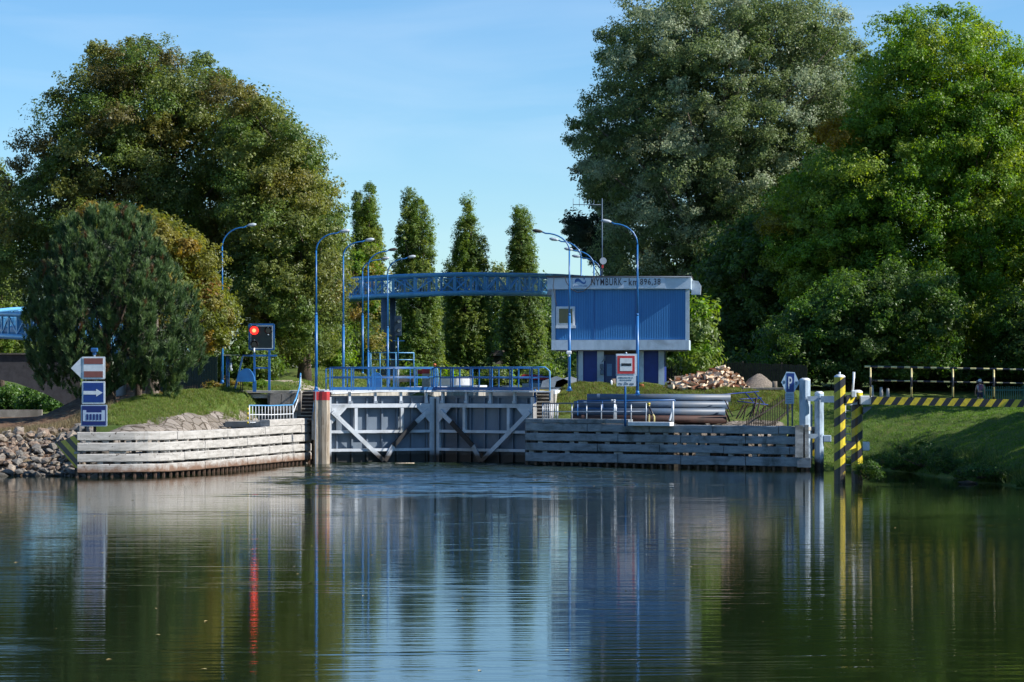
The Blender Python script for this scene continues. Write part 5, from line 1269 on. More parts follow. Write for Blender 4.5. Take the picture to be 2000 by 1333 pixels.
def crown(pts, rb, per, size, pal, zs=.72, sig=.16, tips=26, weights=None, up=.35, cen=None, cj=.18, asp=.62, tint=None):
    """every bough: a flattened blob of leafy sprays, denser outside, ragged at its edge"""
    nb = len(pts); cen = pts.mean(0) if cen is None else cen
    rad = rb * np.clip(rng.lognormal(-.03, .24, nb), .5, 1.5)
    out = unit(pts - cen); dirs = unit(rng.normal(size=(nb, tips, 3)).reshape(-1, 3)).reshape(nb, tips, 3)
    dirs = dirs + out[:, None, :] * .55; dirs[:, :, 2] += up * .5; dirs = unit(dirs.reshape(-1, 3)).reshape(nb, tips, 3)
    rr = rad[:, None, None] * rng.uniform(.6, .97, (nb, tips, 1)); sc = np.array([1, 1, zs])
    sp = pts[:, None, :] + dirs * rr * sc
    k = max(per // tips, 1)
    q = rng.normal(size=(nb, tips, k, 3)); q /= np.linalg.norm(q, axis=3, keepdims=True); q *= rng.random((nb, tips, k, 1)) ** .45
    ln = rng.uniform(-.34, .17, (nb, tips, k, 1)); dd_ = dirs[:, :, None, :] + np.array([0, 0, .25])
    c = sp[:, :, None, :] + dd_ * ln * rad[:, None, None, None] + q * (rad * sig * 1.5)[:, None, None, None] * np.array([1.1, 1.1, .8]) * (1.05 - .75 * np.maximum(ln, 0) / .17)
    nr = dirs[:, :, None, :] * .75 + q * .5 + rng.normal(size=(nb, tips, k, 3)) * .42; nr[..., 2] += up
    pal = np.array(pal, float); wi = rng.choice(len(pal), nb, p=weights)
    bc = pal[wi]
    if tint is not None:
        for i in range(nb):
            t_ = tint(pts[i]); 
            if t_ is not None: bc[i] = t_
    colr = np.broadcast_to(bc[:, None, None, :] * rng.uniform(.82, 1.2, (nb, tips, 1, 1)), (nb, tips, k, 3))
    return leaves(c.reshape(-1, 3), nr.reshape(-1, 3), size, asp, colr.reshape(-1, 3), cj)
def join(parts):
    V, F, Cc = [], [], []; o = 0
    for v, f, c in parts: V.append(v); F.append(f + o); Cc.append(c); o += len(v)
    return np.concatenate(V), np.concatenate(F), np.concatenate(Cc)
def limb_mesh(base, pts, rbase, mat, root, n=26, lean=.3):
    """tapered trunk with limbs reaching into the boughs"""
    mb = MB(); base = Vector(base); top = Vector(pts[:, :].mean(0)); topz = pts[:, 2].max()
    cx, cy = pts[:, 0].mean(), pts[:, 1].mean()
    tr = []; K = 9
    for k in range(K + 1):
        t = k / K; z = base.z + (topz - base.z) * .86 * t
        tr.append(Vector((base.x + (cx - base.x) * min(t * 1.3, 1) * lean * 2 * t + math.sin(t * 5 + base.x) * rbase * .5, base.y + (cy - base.y) * min(t * 1.2, 1) * t, z)))
    rs_ = [rbase * (1.35 if k == 0 else 1) * (1 - .9 * k / K) + .03 for k in range(K + 1)]
    mb.tube(tr, rs_, 10)
    sel = rng.choice(len(pts), min(n, len(pts)), replace=False)
    for i in sel:
        p = Vector(pts[i]); t = min(max((p.z - base.z) / (topz - base.z) * .75 - .12, .12), .85); s = tr[0].lerp(tr[-1], t)
        k = t * K; i0 = int(k); s = tr[i0].lerp(tr[min(i0 + 1, K)], k - i0); r0 = rs_[i0] * .5
        m_ = s.lerp(p, .5) + Vector((0, 0, (p - s).length * .12)) + Vector((random.uniform(-.4, .4), random.uniform(-.4, .4), 0)); m2 = s.lerp(p, .25) + Vector((0, 0, (p - s).length * .04))
        mb.tube([s, m2, m_, p], [r0, r0 * .75, r0 * .5, .025], 6)
    return mb.build("trunk", mat, root)
def pxpoly(pts, D): return [(XD(a, D), ZD(b, D)) for a, b in pts]
def tree(name, label, D, poly_px, n, rb, thick, per, size, pal, base_px, rbase, zs=.72, group=None, weights=None, up=.35, mat=None, bark=None, inner=True, tips=26, sig=.16, tint=None, asp=.62, limbs=26, front=.62, dm=.62):
    poly = pxpoly(poly_px, D); pts = boughs(poly, D, n, thick, rb, front, dm)
    bx_ = XD(base_px, D); gz = tz1(bx_, D)
    root = empty(name, (bx_, D, gz), label, "tree", group)
    parts = [crown(pts, rb, per, size, pal, zs, sig, tips, weights, up, tint=tint, asp=asp)]
    if inner:   # sparser, larger leaves deeper in the crown, colour darkened as inner shade
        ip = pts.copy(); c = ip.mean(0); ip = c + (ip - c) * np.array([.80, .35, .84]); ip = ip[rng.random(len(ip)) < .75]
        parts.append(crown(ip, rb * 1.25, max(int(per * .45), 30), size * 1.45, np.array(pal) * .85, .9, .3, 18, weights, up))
    V, F, Cc = join(parts); npmesh("crown", V, F, mat or M_leaf, Cc, parent=root)
    limb_mesh((bx_, D, gz - .3), pts, rbase, bark or M_bark, root, limbs)
    return root
G1 = [(.105, .165, .036), (.13, .185, .042), (.16, .195, .05), (.10, .14, .036)]
G_AUT = [(.19, .20, .042), (.22, .205, .045), (.26, .195, .04), (.15, .18, .036)]
G_POP = [(.11, .175, .035), (.14, .205, .04), (.115, .17, .055), (.18, .23, .05)]
G_SIL = [(.15, .20, .08), (.17, .22, .095), (.13, .18, .06), (.27, .32, .20)]
G_MAP = [(.13, .235, .026), (.16, .265, .034), (.10, .195, .024), (.21, .29, .045)]
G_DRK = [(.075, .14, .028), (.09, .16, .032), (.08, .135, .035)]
# --- big autumn mass on the left: three trees
def tintA(p):
    x, z = p[0], p[2]; v = math.sin(x * .9 + z * .5) + math.sin(x * .37 - z * .8 + 2)
    if v > 1.45: return np.array((.19, .185, .048))
    if v > .75: return np.array((.165, .185, .045))
    return None
tree("lime_tree", "huge broad tree on the left with dense dark green crown turning brown at its top", 184,
     [(-30, 380), (25, 330), (60, 265), (95, 255), (82, 190), (100, 165), (150, 130), (165, 95), (205, 62), (225, 50), (255, 62), (300, 72), (330, 62), (342, 88), (380, 82), (410, 105), (440, 120), (470, 158), (505, 180), (520, 300), (500, 420), (440, 560), (420, 730), (150, 720), (85, 640), (60, 590), (10, 575), (-40, 560)],
     260, 1.6, 6.5, 900, .19, G1 + [(.13, .12, .035)], 285, .55, tint=tintA)
tree("lime_tree", "large dense tree right of the huge one, its crown sloping down towards the poplars", 178,
     [(440, 200), (470, 165), (500, 172), (530, 195), (555, 215), (570, 245), (605, 255), (620, 280), (640, 310), (645, 350), (655, 385), (685, 410), (690, 440), (672, 470), (690, 520), (672, 600), (650, 700), (560, 715), (470, 700), (440, 560), (430, 380), (440, 260)],
     170, 1.45, 5.5, 850, .185, G1, 600, .4, tint=tintA)
tree("maple_tree", "autumn-tinted maple with yellow and orange leaves behind the round pine", 163,
     [(140, 420), (170, 385), (230, 395), (290, 405), (350, 430), (395, 460), (430, 505), (440, 560), (465, 600), (470, 650), (455, 690), (420, 700), (370, 690), (300, 700), (200, 560), (130, 480)],
     100, 1.15, 3.6, 850, .17, G_AUT + [(.25, .19, .04), (.24, .12, .035)], 300, .32, bark=M_barkl, weights=[.30, .24, .10, .32, .03, .01])
tree("maple_tree", "yellowing young tree standing behind the second lamp post", 234,
     [(672, 520), (690, 480), (725, 470), (745, 500), (750, 560), (745, 640), (735, 705), (672, 710), (662, 620)],
     34, 1.0, 2.0, 420, .2, G_AUT + G_MAP[:2], 700, .14)
# shrubs behind lamps
tree("shrub", "dark green rounded shrub in the lit gap left of the first lamp", 192, [(500, 660), (520, 615), (560, 590), (600, 620), (615, 680), (600, 712), (540, 722), (500, 710)], 34, 1.0, 2.0, 420, .2, G1 + G_MAP[:1], 560, .1)
tree("shrub", "bright leafy shrub between the first and second lamps of the left row", 194, [(615, 700), (612, 650), (640, 625), (672, 630), (690, 670), (688, 722), (640, 728)], 22, .9, 1.8, 400, .19, G_MAP[:2] + G1[:1], 650, .1)
tree("shrub", "low mixed shrub behind the left winch hood", 199, [(690, 728), (688, 660), (720, 640), (750, 660), (745, 728)], 22, .9, 1.6, 380, .19, G_AUT[:2] + G1, 715, .1)
tree("shrub", "dark shrub filling the space behind the signal frame", 168, [(430, 752), (430, 690), (470, 650), (520, 660), (545, 700), (548, 748), (500, 760)], 40, .9, 2.2, 420, .2, G_DRK + G1[:1], 490, .1)
tree("shrub", "deep green shrub behind the slatted fence on the left", 172, [(280, 750), (290, 690), (350, 670), (430, 680), (440, 750), (350, 758)], 34, 1.0, 2.2, 400, .2, G_DRK, 360, .1)
# --- poplars
for D, cols, lab, basep in (
    (300, [[(690, 740), (680, 560), (690, 440), (688, 400), (698, 365), (706, 380), (708, 410), (714, 372), (728, 368), (736, 400), (737, 440), (748, 460), (748, 560), (752, 740)]], "twin-topped poplar beside the big autumn trees, leftmost of the poplars", 715),
    (292, [[(772, 740), (770, 560), (770, 440), (776, 432), (785, 445), (784, 400), (796, 362), (808, 378), (814, 398), (818, 380), (828, 398), (834, 415), (844, 432), (850, 470), (852, 540), (862, 640), (864, 740)]], "tallest poplar with broad split crown between the lamps and the blue building", 820),
    (300, [[(872, 740), (868, 540), (888, 480), (893, 440), (903, 438), (900, 415), (910, 386), (920, 395), (926, 430), (936, 462), (950, 470), (952, 540), (960, 640), (958, 740)]], "pointed poplar in the middle of the gap with a spiky left side", 912),
    (300, [[(990, 740), (978, 640), (994, 540), (993, 460), (1002, 448), (1004, 420), (1018, 408), (1030, 415), (1034, 445), (1041, 455), (1044, 520), (1056, 600), (1068, 690), (1066, 740)]], "slim rounded poplar just left of the blue building", 1022)):
    tree("poplar", lab, D, cols[0], 260, .78, 2.4, 330, .2, G_POP, basep, .28, dm=.4, zs=1.7, group="row of poplars beyond the lock", up=.9, tips=20, sig=.2)
tree("poplar", "pale green poplar at the far left edge of the picture", 245, [(-40, 700), (-40, 360), (-10, 330), (2, 310), (12, 330), (22, 360), (20, 420), (40, 480), (45, 560), (58, 640), (60, 700)], 90, 1.3, 2.4, 420, .27, G_POP + [(.12, .15, .04)], 0, .3, zs=1.6, up=.9)
# --- far backdrop trees, each its own
far = [(640, 500, 380, 90), (735, 560, 400, 80), (845, 545, 350, 72), (890, 530, 405, 70), (968, 508, 380, 84), (1012, 560, 340, 84), (1062, 545, 345, 90), (1130, 560, 355, 96), (1210, 520, 370, 100), (1300, 500, 360, 100), (1400, 470, 370, 110), (60, 590, 330, 90), (-20, 560, 330, 80), (130, 600, 340, 80)]
for i, (cx, ty, D, wd) in enumerate(far):
    hw = wd / 2; pl = [(cx - hw, 748), (cx - hw * 1.05, ty + 90), (cx - hw * .7, ty + 30), (cx - hw * .2, ty), (cx + hw * .3, ty + 6), (cx + hw * .8, ty + 40), (cx + hw * 1.05, ty + 100), (cx + hw, 748)]
    kinds = ("far rounded tree on the skyline", "distant dark broadleaf tree")
    where = {640: "behind the left lamps", 735: "between the first two poplars", 845: "behind the tallest poplar", 890: "left of the pointed poplar", 968: "between the two right poplars", 1012: "behind the slim poplar", 1062: "at the left edge of the blue building", 1130: "behind the roof sign's left end", 1210: "behind the roof sign's right end", 1300: "behind the right part of the building", 1400: "deep behind the woodpile", 60: "beyond the stone bridge under the footbridge bend", -20: "beyond the stone bridge at the picture's left edge", 130: "beyond the stone bridge behind the pine"}[cx]
    tree("broadleaf_tree", kinds[i % 2] + " " + where, D, pl, 60, 1.7, 4, 300, .42, G_POP if cx < 200 else ([G_DRK, G1, G_POP][i % 3] + G1[:1]), cx, .35, group="distant trees", inner=True, limbs=8)
# low undergrowth behind basin
for i, (cx, ty, D, wd, lab) in enumerate(((780, 722, 268, 50, "low shrub at the foot of the tallest poplar"), (885, 726, 270, 60, "low dark shrub left of the pointed poplar's foot"), (968, 720, 275, 60, "low shrub between the two right poplars"), (1060, 715, 270, 70, "low shrub beside the slim poplar"), (1140, 665, 262, 70, "bush behind the building's left leg"), (1358, 600, 166, 34, "bright narrow bush right of the blue building"), (830, 726, 250, 60, "low shrub behind the pale far post"))):
    hw = wd / 2
    tree("shrub", lab, D, [(cx - hw, 752), (cx - hw, ty + 24), (cx - hw * .4, ty), (cx + hw * .5, ty + 5), (cx + hw, ty + 28), (cx + hw, 752)], 36, 1.1, 2.2, 340, .28, [G1, G_POP][i % 2] + G_MAP[:1], cx, .12, limbs=6)
# --- white poplar and its neighbours on the right
tree("white_poplar", "giant silver-leaved poplar towering behind the blue building", 212,
     [(1090, 240), (1130, 215), (1150, 180), (1138, 165), (1160, 130), (1150, 75), (1175, 50), (1180, 5), (1230, -25), (1350, -40), (1500, -45), (1600, -30), (1640, -5), (1650, 60), (1685, 110), (1700, 200), (1710, 400), (1660, 600), (1560, 730), (1400, 735), (1350, 690), (1230, 600), (1170, 560), (1172, 470), (1140, 400), (1120, 310), (1085, 262)],
     520, 1.55, 9, 800, .19, G_SIL, 1390, .7, bark=M_barkl, up=.25, tips=32, limbs=46)
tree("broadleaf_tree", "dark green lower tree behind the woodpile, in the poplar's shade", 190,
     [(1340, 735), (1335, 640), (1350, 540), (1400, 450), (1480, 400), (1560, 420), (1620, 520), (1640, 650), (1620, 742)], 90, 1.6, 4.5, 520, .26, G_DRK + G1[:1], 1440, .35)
tree("black_pine", "dark layered pine whose flat branches reach out left of the poplar", 225,
     [(1095, 445), (1105, 425), (1150, 420), (1160, 400), (1125, 385), (1128, 372), (1160, 375), (1140, 340), (1120, 345), (1118, 315), (1150, 290), (1200, 285), (1230, 400), (1230, 540), (1190, 545), (1150, 520), (1115, 500), (1098, 465)],
     120, .8, 3.6, 420, .22, [(.03, .05, .022), (.04, .065, .028)], 1225, .35, zs=.4, asp=.22, mat=M_needle, up=.5)
# --- maples on the right
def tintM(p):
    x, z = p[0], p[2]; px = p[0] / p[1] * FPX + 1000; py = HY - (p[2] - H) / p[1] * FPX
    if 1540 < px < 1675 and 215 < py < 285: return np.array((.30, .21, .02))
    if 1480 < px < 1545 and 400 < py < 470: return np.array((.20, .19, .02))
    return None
tree("maple_tree", "big bright green maple filling the right side, sunlit at its top", 184,
     [(1510, 360), (1560, 300), (1590, 250), (1640, 190), (1660, 110), (1690, 75), (1712, 35), (1740, 15), (1762, 40), (1785, -5), (1820, -25), (1860, -8), (1885, 25), (1920, 15), (1948, 40), (1945, 80), (1985, 75), (2035, 100), (2090, 170), (2110, 400), (2110, 660), (1990, 728), (1860, 722), (1780, 738), (1700, 725), (1620, 740), (1560, 728), (1520, 690), (1530, 610), (1495, 540), (1480, 440)],
     470, 1.45, 7.5, 760, .19, G_MAP, 1908, .42, tint=tintM, up=.3, tips=28, limbs=36)
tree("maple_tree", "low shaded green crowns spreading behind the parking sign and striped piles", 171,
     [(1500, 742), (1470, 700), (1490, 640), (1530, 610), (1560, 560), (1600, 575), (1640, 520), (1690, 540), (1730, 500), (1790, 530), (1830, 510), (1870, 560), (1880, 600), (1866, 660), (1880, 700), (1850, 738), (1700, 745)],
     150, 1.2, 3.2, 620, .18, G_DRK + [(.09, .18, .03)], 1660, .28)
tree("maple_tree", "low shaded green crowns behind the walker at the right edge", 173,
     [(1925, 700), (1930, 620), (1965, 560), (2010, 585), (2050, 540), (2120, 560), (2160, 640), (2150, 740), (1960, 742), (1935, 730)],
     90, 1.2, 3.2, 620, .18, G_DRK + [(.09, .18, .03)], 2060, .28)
tree("spruce_tree", "dark conifer top peeking out above the bright maple", 205,
     [(1830, 700), (1850, 300), (1880, 60), (1905, 42), (1930, 60), (1960, 200), (2060, 420), (2060, 700)], 90, 1.6, 4, 420, .3, [(.015, .03, .022), (.02, .038, .026)], 1910, .4, asp=.25, mat=M_needle)
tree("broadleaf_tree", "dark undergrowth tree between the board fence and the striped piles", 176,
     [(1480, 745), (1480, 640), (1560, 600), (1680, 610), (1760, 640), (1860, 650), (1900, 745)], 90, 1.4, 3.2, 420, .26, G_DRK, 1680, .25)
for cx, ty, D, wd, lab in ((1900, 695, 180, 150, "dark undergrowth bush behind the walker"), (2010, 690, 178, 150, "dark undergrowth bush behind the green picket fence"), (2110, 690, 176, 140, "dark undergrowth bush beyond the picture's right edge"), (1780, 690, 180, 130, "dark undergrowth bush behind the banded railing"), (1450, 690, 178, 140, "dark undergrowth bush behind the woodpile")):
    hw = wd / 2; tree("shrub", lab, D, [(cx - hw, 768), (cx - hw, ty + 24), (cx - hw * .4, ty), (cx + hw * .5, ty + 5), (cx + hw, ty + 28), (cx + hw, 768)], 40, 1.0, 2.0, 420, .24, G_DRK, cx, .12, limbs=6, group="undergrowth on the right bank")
# slim trunks of trees standing in the shade
for px, D, lab in ():
    mb = MB(); z0 = tz1(XD(px, D), D); mb.tube([(XD(px, D), D, z0 - .2), (XD(px, D) + .1, D, z0 + 2), (XD(px, D) - .1, D, z0 + 6)], [.26, .2, .14], 9)
    root = empty("tree_trunk", (XD(px, D), D, z0), lab, "tree"); mb.build("trunk", M_barkl, root)
    pts = boughs([(XD(px, D) - 2.5, z0 + 5.2), (XD(px, D) + 2.5, z0 + 5.2), (XD(px, D) + 3, z0 + 9), (XD(px, D) - 3, z0 + 9)], D, 26, 2.0, .9)
    v, f, c = crown(pts, 1.1, 420, .2, G_DRK); npmesh("crown", v, f, M_leaf, c, parent=root)
# --- trees off to the right whose shade falls on the bank, and neighbours beside the frame
for X, Y, hh, ww, lab in ((38, 148.5, 13, 3.3, "tree beside the path beyond the picture's right edge"), (37, 133.5, 12, 3.0, "second tree beside the path right of the picture"), (38, 124.5, 12.5, 4.0, "third tree beside the path right of the picture, nearer"), (44, 158, 15, 5, "tall tree behind the path right of the picture"), (41, 116, 13, 3.4, "nearest bank tree right of the picture"), (45, 168, 21, 6.5, "very tall tree behind the bank trees right of the picture"), (43, 178, 19, 5.5, "tall tree far behind the bank trees right of the picture")):
    g0 = tz1(X, Y); poly = [(X - ww, g0 + 3), (X - ww * 1.1, g0 + hh * .6), (X - ww * .5, g0 + hh), (X + ww * .6, g0 + hh), (X + ww * 1.1, g0 + hh * .6), (X + ww, g0 + 3)]
    pts = boughs(poly, Y, 60, ww * .9, 1.3); root = empty("broadleaf_tree", (X, Y, g0), lab, "tree", "bank trees right of the picture")
    v, f, c = crown(pts, 1.4, 330, .3, G_MAP); npmesh("crown", v, f, M_leaf, c, parent=root); limb_mesh((X, Y, g0 - .3), pts, .3, M_bark, root, 14)

# --- round pine with bright needle tufts
def tufts(cen, dirs, L, nn, w_, col):
    n = len(cen); dirs = unit(dirs); a = unit(np.cross(dirs, unit(rng.normal(size=(n, 3))))); b = np.cross(dirs, a)
    ph = rng.uniform(0, 6.28, (n, nn)); el = rng.uniform(.15, .85, (n, nn)); s = rng.uniform(-.7, .45, (n, nn)) * L
    d = dirs[:, None, :] * np.cos(el)[..., None] + (a[:, None, :] * np.cos(ph)[..., None] + b[:, None, :] * np.sin(ph)[..., None]) * np.sin(el)[..., None]
    o = cen[:, None, :] + dirs[:, None, :] * s[..., None]; side = unit(np.cross(d.reshape(-1, 3), rng.normal(size=(n * nn, 3)))).reshape(n, nn, 3) * w_
    Ls = (L * rng.uniform(.7, 1.1, (n, nn)))[..., None]
    v = np.stack([o - side * .5, o + side * .5, o + d * Ls], 2).reshape(-1, 3); f = np.arange(len(v)).reshape(-1, 3)
    c = np.repeat(np.repeat(col, nn, 0) * rng.uniform(.75, 1.25, (n * nn, 1)), 3, 0); return v, f, c
D = 146.0
polyP = pxpoly([(62, 640), (60, 590), (85, 540), (110, 480), (150, 440), (185, 438), (205, 415), (235, 430), (250, 418), (272, 452), (300, 462), (318, 505), (345, 545), (385, 600), (398, 650), (392, 700), (365, 735), (330, 752), (285, 738), (250, 752), (200, 748), (150, 745), (115, 762), (85, 735), (64, 700)], D)
pts = boughs(polyP, D, 230, 4.2, .6, .6, .25)
bx_ = XD(216, D); gz = tz1(bx_, 144)
root = empty("round_pine", (bx_, D, gz), "round bushy pine with blue-green needle tufts behind the three-board sign", "tree")
nb = len(pts); cen = pts.mean(0); out = unit(pts - cen)
K = 17
dd = rng.normal(size=(nb, K, 3)) + out[:, None, :] * 1.2; dd[..., 2] += .3; dd = unit(dd.reshape(-1, 3)).reshape(nb, K, 3)
sp = pts[:, None, :] + dd * rng.uniform(.35, .85, (nb, K, 1)) * rng.uniform(.55, 1.35, (nb, 1, 1)) * np.array([.75, .75, 1.2]); td = dd * .5; td[..., 2] += 1.0
palP = np.array([(.06, .115, .035), (.08, .14, .045), (.13, .20, .075), (.035, .07, .025)]); cc = palP[rng.integers(0, 4, nb * K)]
br = rng.random(nb * K) < .04; cc[br] = (.12, .07, .03)
v, f, c = tufts(sp.reshape(-1, 3), td.reshape(-1, 3), .34, 44, .045, cc)
npmesh("crown", v, f, M_needle, c, parent=root)
ip = cen + (pts - cen) * np.array([.9, .8, .88]); v, f, c = crown(ip, .8, 90, .22, [(.02, .035, .018)], .9, .3, 10, asp=.25)  # darker needle colour puts shade into the inside of the crown
npmesh("inner_needles", v, f, M_needle, c, parent=root)
limb_mesh((bx_, 145.5, gz - .3), pts, .33, M_bark, root, 18)
# two more trunks under it
for px, D, r, lab, h in ((297, 151, .40, "stout pale-barked trunk beside the round pine", 7), (270, 149, .22, "thin dark trunk between the pine and the stout trunk", 6), (330, 155, .07, "thin pale sapling stem before the slatted fence", 3.4)):
    mb = MB(); z0 = tz1(XD(px, D), D); x = XD(px, D); mb.tube([(x, D, z0 - .2), (x, D, z0 + .5), (x + .05, D, z0 + h * .6), (x, D, z0 + h)], [r * 1.25, r, r * .85, r * .6], 12)
    root = empty("tree_trunk", (x, D, z0), lab, "tree"); mb.build("trunk", M_barkl if r > .3 else M_bark, root)
    pts = boughs([(x - 1.3, z0 + h * .75), (x + 1.3, z0 + h * .75), (x + 1.3, z0 + h + 1), (x - 1.3, z0 + h + 1)], D, 10, 1.0, .7)
    v, f, c = crown(pts, .8, 260, .2, G_AUT if r > .3 else G_DRK); npmesh("crown", v, f, M_leaf, c, parent=root)

# --- bridge with arch on the far left, bushes seen through it
D = 205; root = empty("stone_bridge", (XD(60, D), D, 2), "dark shaded bridge with a low arch at the left edge behind the pine", "bridge")
arc = [(-160, 800), (-150, 775), (-110, 752), (-60, 743), (0, 742), (30, 748), (55, 757), (85, 768), (110, 781), (133, 796), (140, 806)]
mb = MB(); poly = [(XD(a, D), ZD(b, D)) for a, b in [(-400, 693), (-400, 806), (-160, 806)] + arc[1:] + [(190, 806), (190, 693)]]
# triangulated wall: build as quads between arch and deck
top = ZD(693, D); xs = [(XD(a, D), ZD(b, D)) for a, b in arc]
seg = [(XD(-400, D), ZD(806, D)), (XD(-160, D), ZD(806, D))] 
for (x1, z1_), (x2, z2_) in zip([(XD(-400, D), ZD(810, D))] + [(xs[0][0], ZD(810, D))] + xs[1:] + [(XD(190, D), ZD(810, D))], [(xs[0][0] - .001, ZD(810, D))] + xs[1:] + [(xs[-1][0], ZD(810, D))] + [(XD(191, D), ZD(810, D))]):
    if x2 - x1 < .01: continue
    mb.add([(x1, D, z1_), (x2, D, z2_), (x2, D, top), (x1, D, top), (x1, D + 4, z1_), (x2, D + 4, z2_), (x2, D + 4, top), (x1, D + 4, top)], [(0, 1, 2, 3), (7, 6, 5, 4), (0, 4, 5, 1), (3, 2, 6, 7)])
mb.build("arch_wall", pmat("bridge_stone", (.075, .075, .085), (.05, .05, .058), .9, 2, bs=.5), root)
mb = MB(); mb.box(((XD(-400, D) + XD(190, D)) / 2, D + 2, top + .06), (XD(190, D) - XD(-400, D), 4.3, .12)); mb.build("parapet", M_concd, root)
for cx, ty, D, wd, lab in ((20, 755, 222, 70, "sunlit bush seen through the bridge arch, left"), (70, 752, 218, 60, "sunlit bush seen through the middle of the bridge arch"), (110, 772, 216, 50, "small sunlit bush at the right end of the bridge arch"), (-40, 752, 224, 80, "sunlit bush at the picture's left edge under the bridge")):
    hw = wd / 2; tree("shrub", lab, D, [(cx - hw, 806), (cx - hw, ty + 22), (cx - hw * .3, ty), (cx + hw * .5, ty + 4), (cx + hw, ty + 24), (cx + hw, 806)], 28, .75, 1.6, 330, .2, [(.07, .15, .03), (.09, .17, .035)], cx, .08, limbs=5, group="bushes under the bridge")
mb = MB(); mb.box((XD(-20, 196), 196, 2.2), (XD(85, 196) - XD(-120, 196), .3, .55)); single("low_wall", mb, M_conc, "low pale edging wall across the water channel under the arch", "wall")

# --- rocks on the left bank
def rock_mesh(r, seed):
    rn = random.Random(seed); bm = bmesh.new(); bmesh.ops.create_icosphere(bm, subdivisions=1, radius=r)
    s = (rn.uniform(.8, 1.5), rn.uniform(.8, 1.2), rn.uniform(.45, .8))
    for v in bm.verts: v.co = Vector((v.co.x * s[0], v.co.y * s[1], v.co.z * s[2])) * rn.uniform(.6, 1.28)
    mb = MB(); bm.verts.index_update(); mb.add([v.co.copy() for v in bm.verts], [[v.index for v in f.verts] for f in bm.faces]); bm.free(); return mb
def rockmat(n, c, c2): return wetmat(pmat(n, c, c2, .9, 3, bs=.7, bd=.03, grime=(.10, .075, .055)), n + '_wet', .15, .4, (.03, .027, .02))
RM = [rockmat("rubble_stone", (.38, .32, .25), (.2, .16, .125)), rockmat("warm_rubble_stone", (.30, .22, .16), (.17, .12, .09)), rockmat("grey_rubble_stone", (.22, .205, .18), (.12, .11, .10))]
rprotos = []
for i in range(12): o = rock_mesh(1, i).build("rubble_stone", RM[i % 3]); rprotos.append(o)
cnt = 0; pl_ = []; tries = 0
while cnt < 290 and tries < 20000:
    tries += 1; X = random.uniform(-29.5, -21.6); Y = random.uniform(130.1, 138.3)
    if X > -22.3 and Y < 131: pass
    r = random.choice((.16, .2, .24, .28, .36)) * random.uniform(.85, 1.2)
    if any((X - a) ** 2 + (Y - b) ** 2 < ((r + c_) * .66) ** 2 for a, b, c_ in pl_): continue
    pl_.append((X, Y, r)); pr = rprotos[cnt % 12]; o = pr if cnt < 12 else pr.copy()
    if cnt >= 12: C.objects.link(o)
    o.location = (X, Y, tz1(X, Y) + r * random.uniform(.25, .7)); o.scale = (r, r, r); o.rotation_euler = [random.uniform(0, 6.28) if k == 2 else random.uniform(-.6, .6) for k in range(3)]
    tag(o, "broken stone in the rubble bank left of the striped nose plate", "rock", "rubble stones on the left bank"); cnt += 1
print("rocks", cnt)
mb = MB()
for k in range(1300):
    X = random.uniform(-30.5, -21.4); Y = random.uniform(130.0, 138.8); r = random.uniform(.05, .13); q_ = rock_mesh(r, k % 40); zz = tz1(X, Y) + r * .4
    mb.add([(v[0] + X, v[1] + Y, v[2] + zz) for v in q_.v], q_.f)
mb.build("small_rubble", RM[0], label="small broken stones filling the gaps of the left rubble bank", cat="rubble", kind="stuff")
mb = rock_mesh(.45, 5); 
for i, v in enumerate(mb.v): pass
o = mb.build("boulder", RM[2], label="flat grey boulder at the waterline on the grassy right bank", cat="rock"); q = P(1890, 946, 121.0); o.location = (q.x, q.y, .02); o.scale = (1.1, .8, .5)

# --- grass blades (stuff)
def blades(name, XY, h, col, w_=.03, lean=.35):
    n = len(XY); z = tz(XY[:, 0], XY[:, 1]) + wob(XY[:, 0], XY[:, 1]) - .03
    ok = z > 0.02; XY, z = XY[ok], z[ok]; n = len(XY); b = np.c_[XY, z]; hh = h * rng.uniform(.5, 1.4, (n, 1)); a = rng.uniform(0, 6.28, n); s = np.c_[np.cos(a), np.sin(a), np.zeros(n)] * w_ * .5
    tip = b + np.c_[rng.normal(0, lean, (n, 2)) * hh, hh]
    v = np.stack([b - s, b + s, tip], 1).reshape(-1, 3); c = np.repeat(np.array(col)[rng.integers(0, len(col), n)] * rng.uniform(.7, 1.3, (n, 1)), 3, 0)
    o = npmesh(name, v, np.arange(len(v)).reshape(-1, 3), M_grassb, c); tag(o, kind="stuff"); return o
def scatter(n, x0, x1, y0, y1, cond):
    X = rng.uniform(x0, x1, n); Y = rng.uniform(y0, y1, n); z = tz(X, Y); ok = cond(X, Y, z); return np.c_[X[ok], Y[ok]]
GC = [(.12, .19, .03), (.15, .22, .035), (.09, .15, .025), (.22, .21, .07)]
B1 = scatter(150000, 15.5, 33, 112, 152, lambda x, y, z: z > .05)
tag(blades("lawn_grass", B1, .10, [(.09, .18, .02), (.11, .21, .025), (.075, .15, .018)], .035), "short green lawn grass on the right bank", "grass")
Xl = np.interp(np.arange(112, 145, .01), [104, 116.5, 123, 129, 134, 139.5, 142, 145], [26, 22.4, 21.4, 21.4, 20.8, 19.8, 18.5, 17])
m_ = 52000; yy = rng.uniform(104, 142.5, m_); xx = np.interp(yy, [104, 116.5, 123, 129, 134, 139.5, 142], [26, 22.5, 21.5, 21.5, 20.9, 19.9, 17.5]) + np.abs(rng.normal(0, .8, m_)) - .1
clump = (np.sin(xx * 2.1 + yy * .7) + np.sin(yy * 1.3 + 1) + rng.normal(0, .6, m_)) > 0
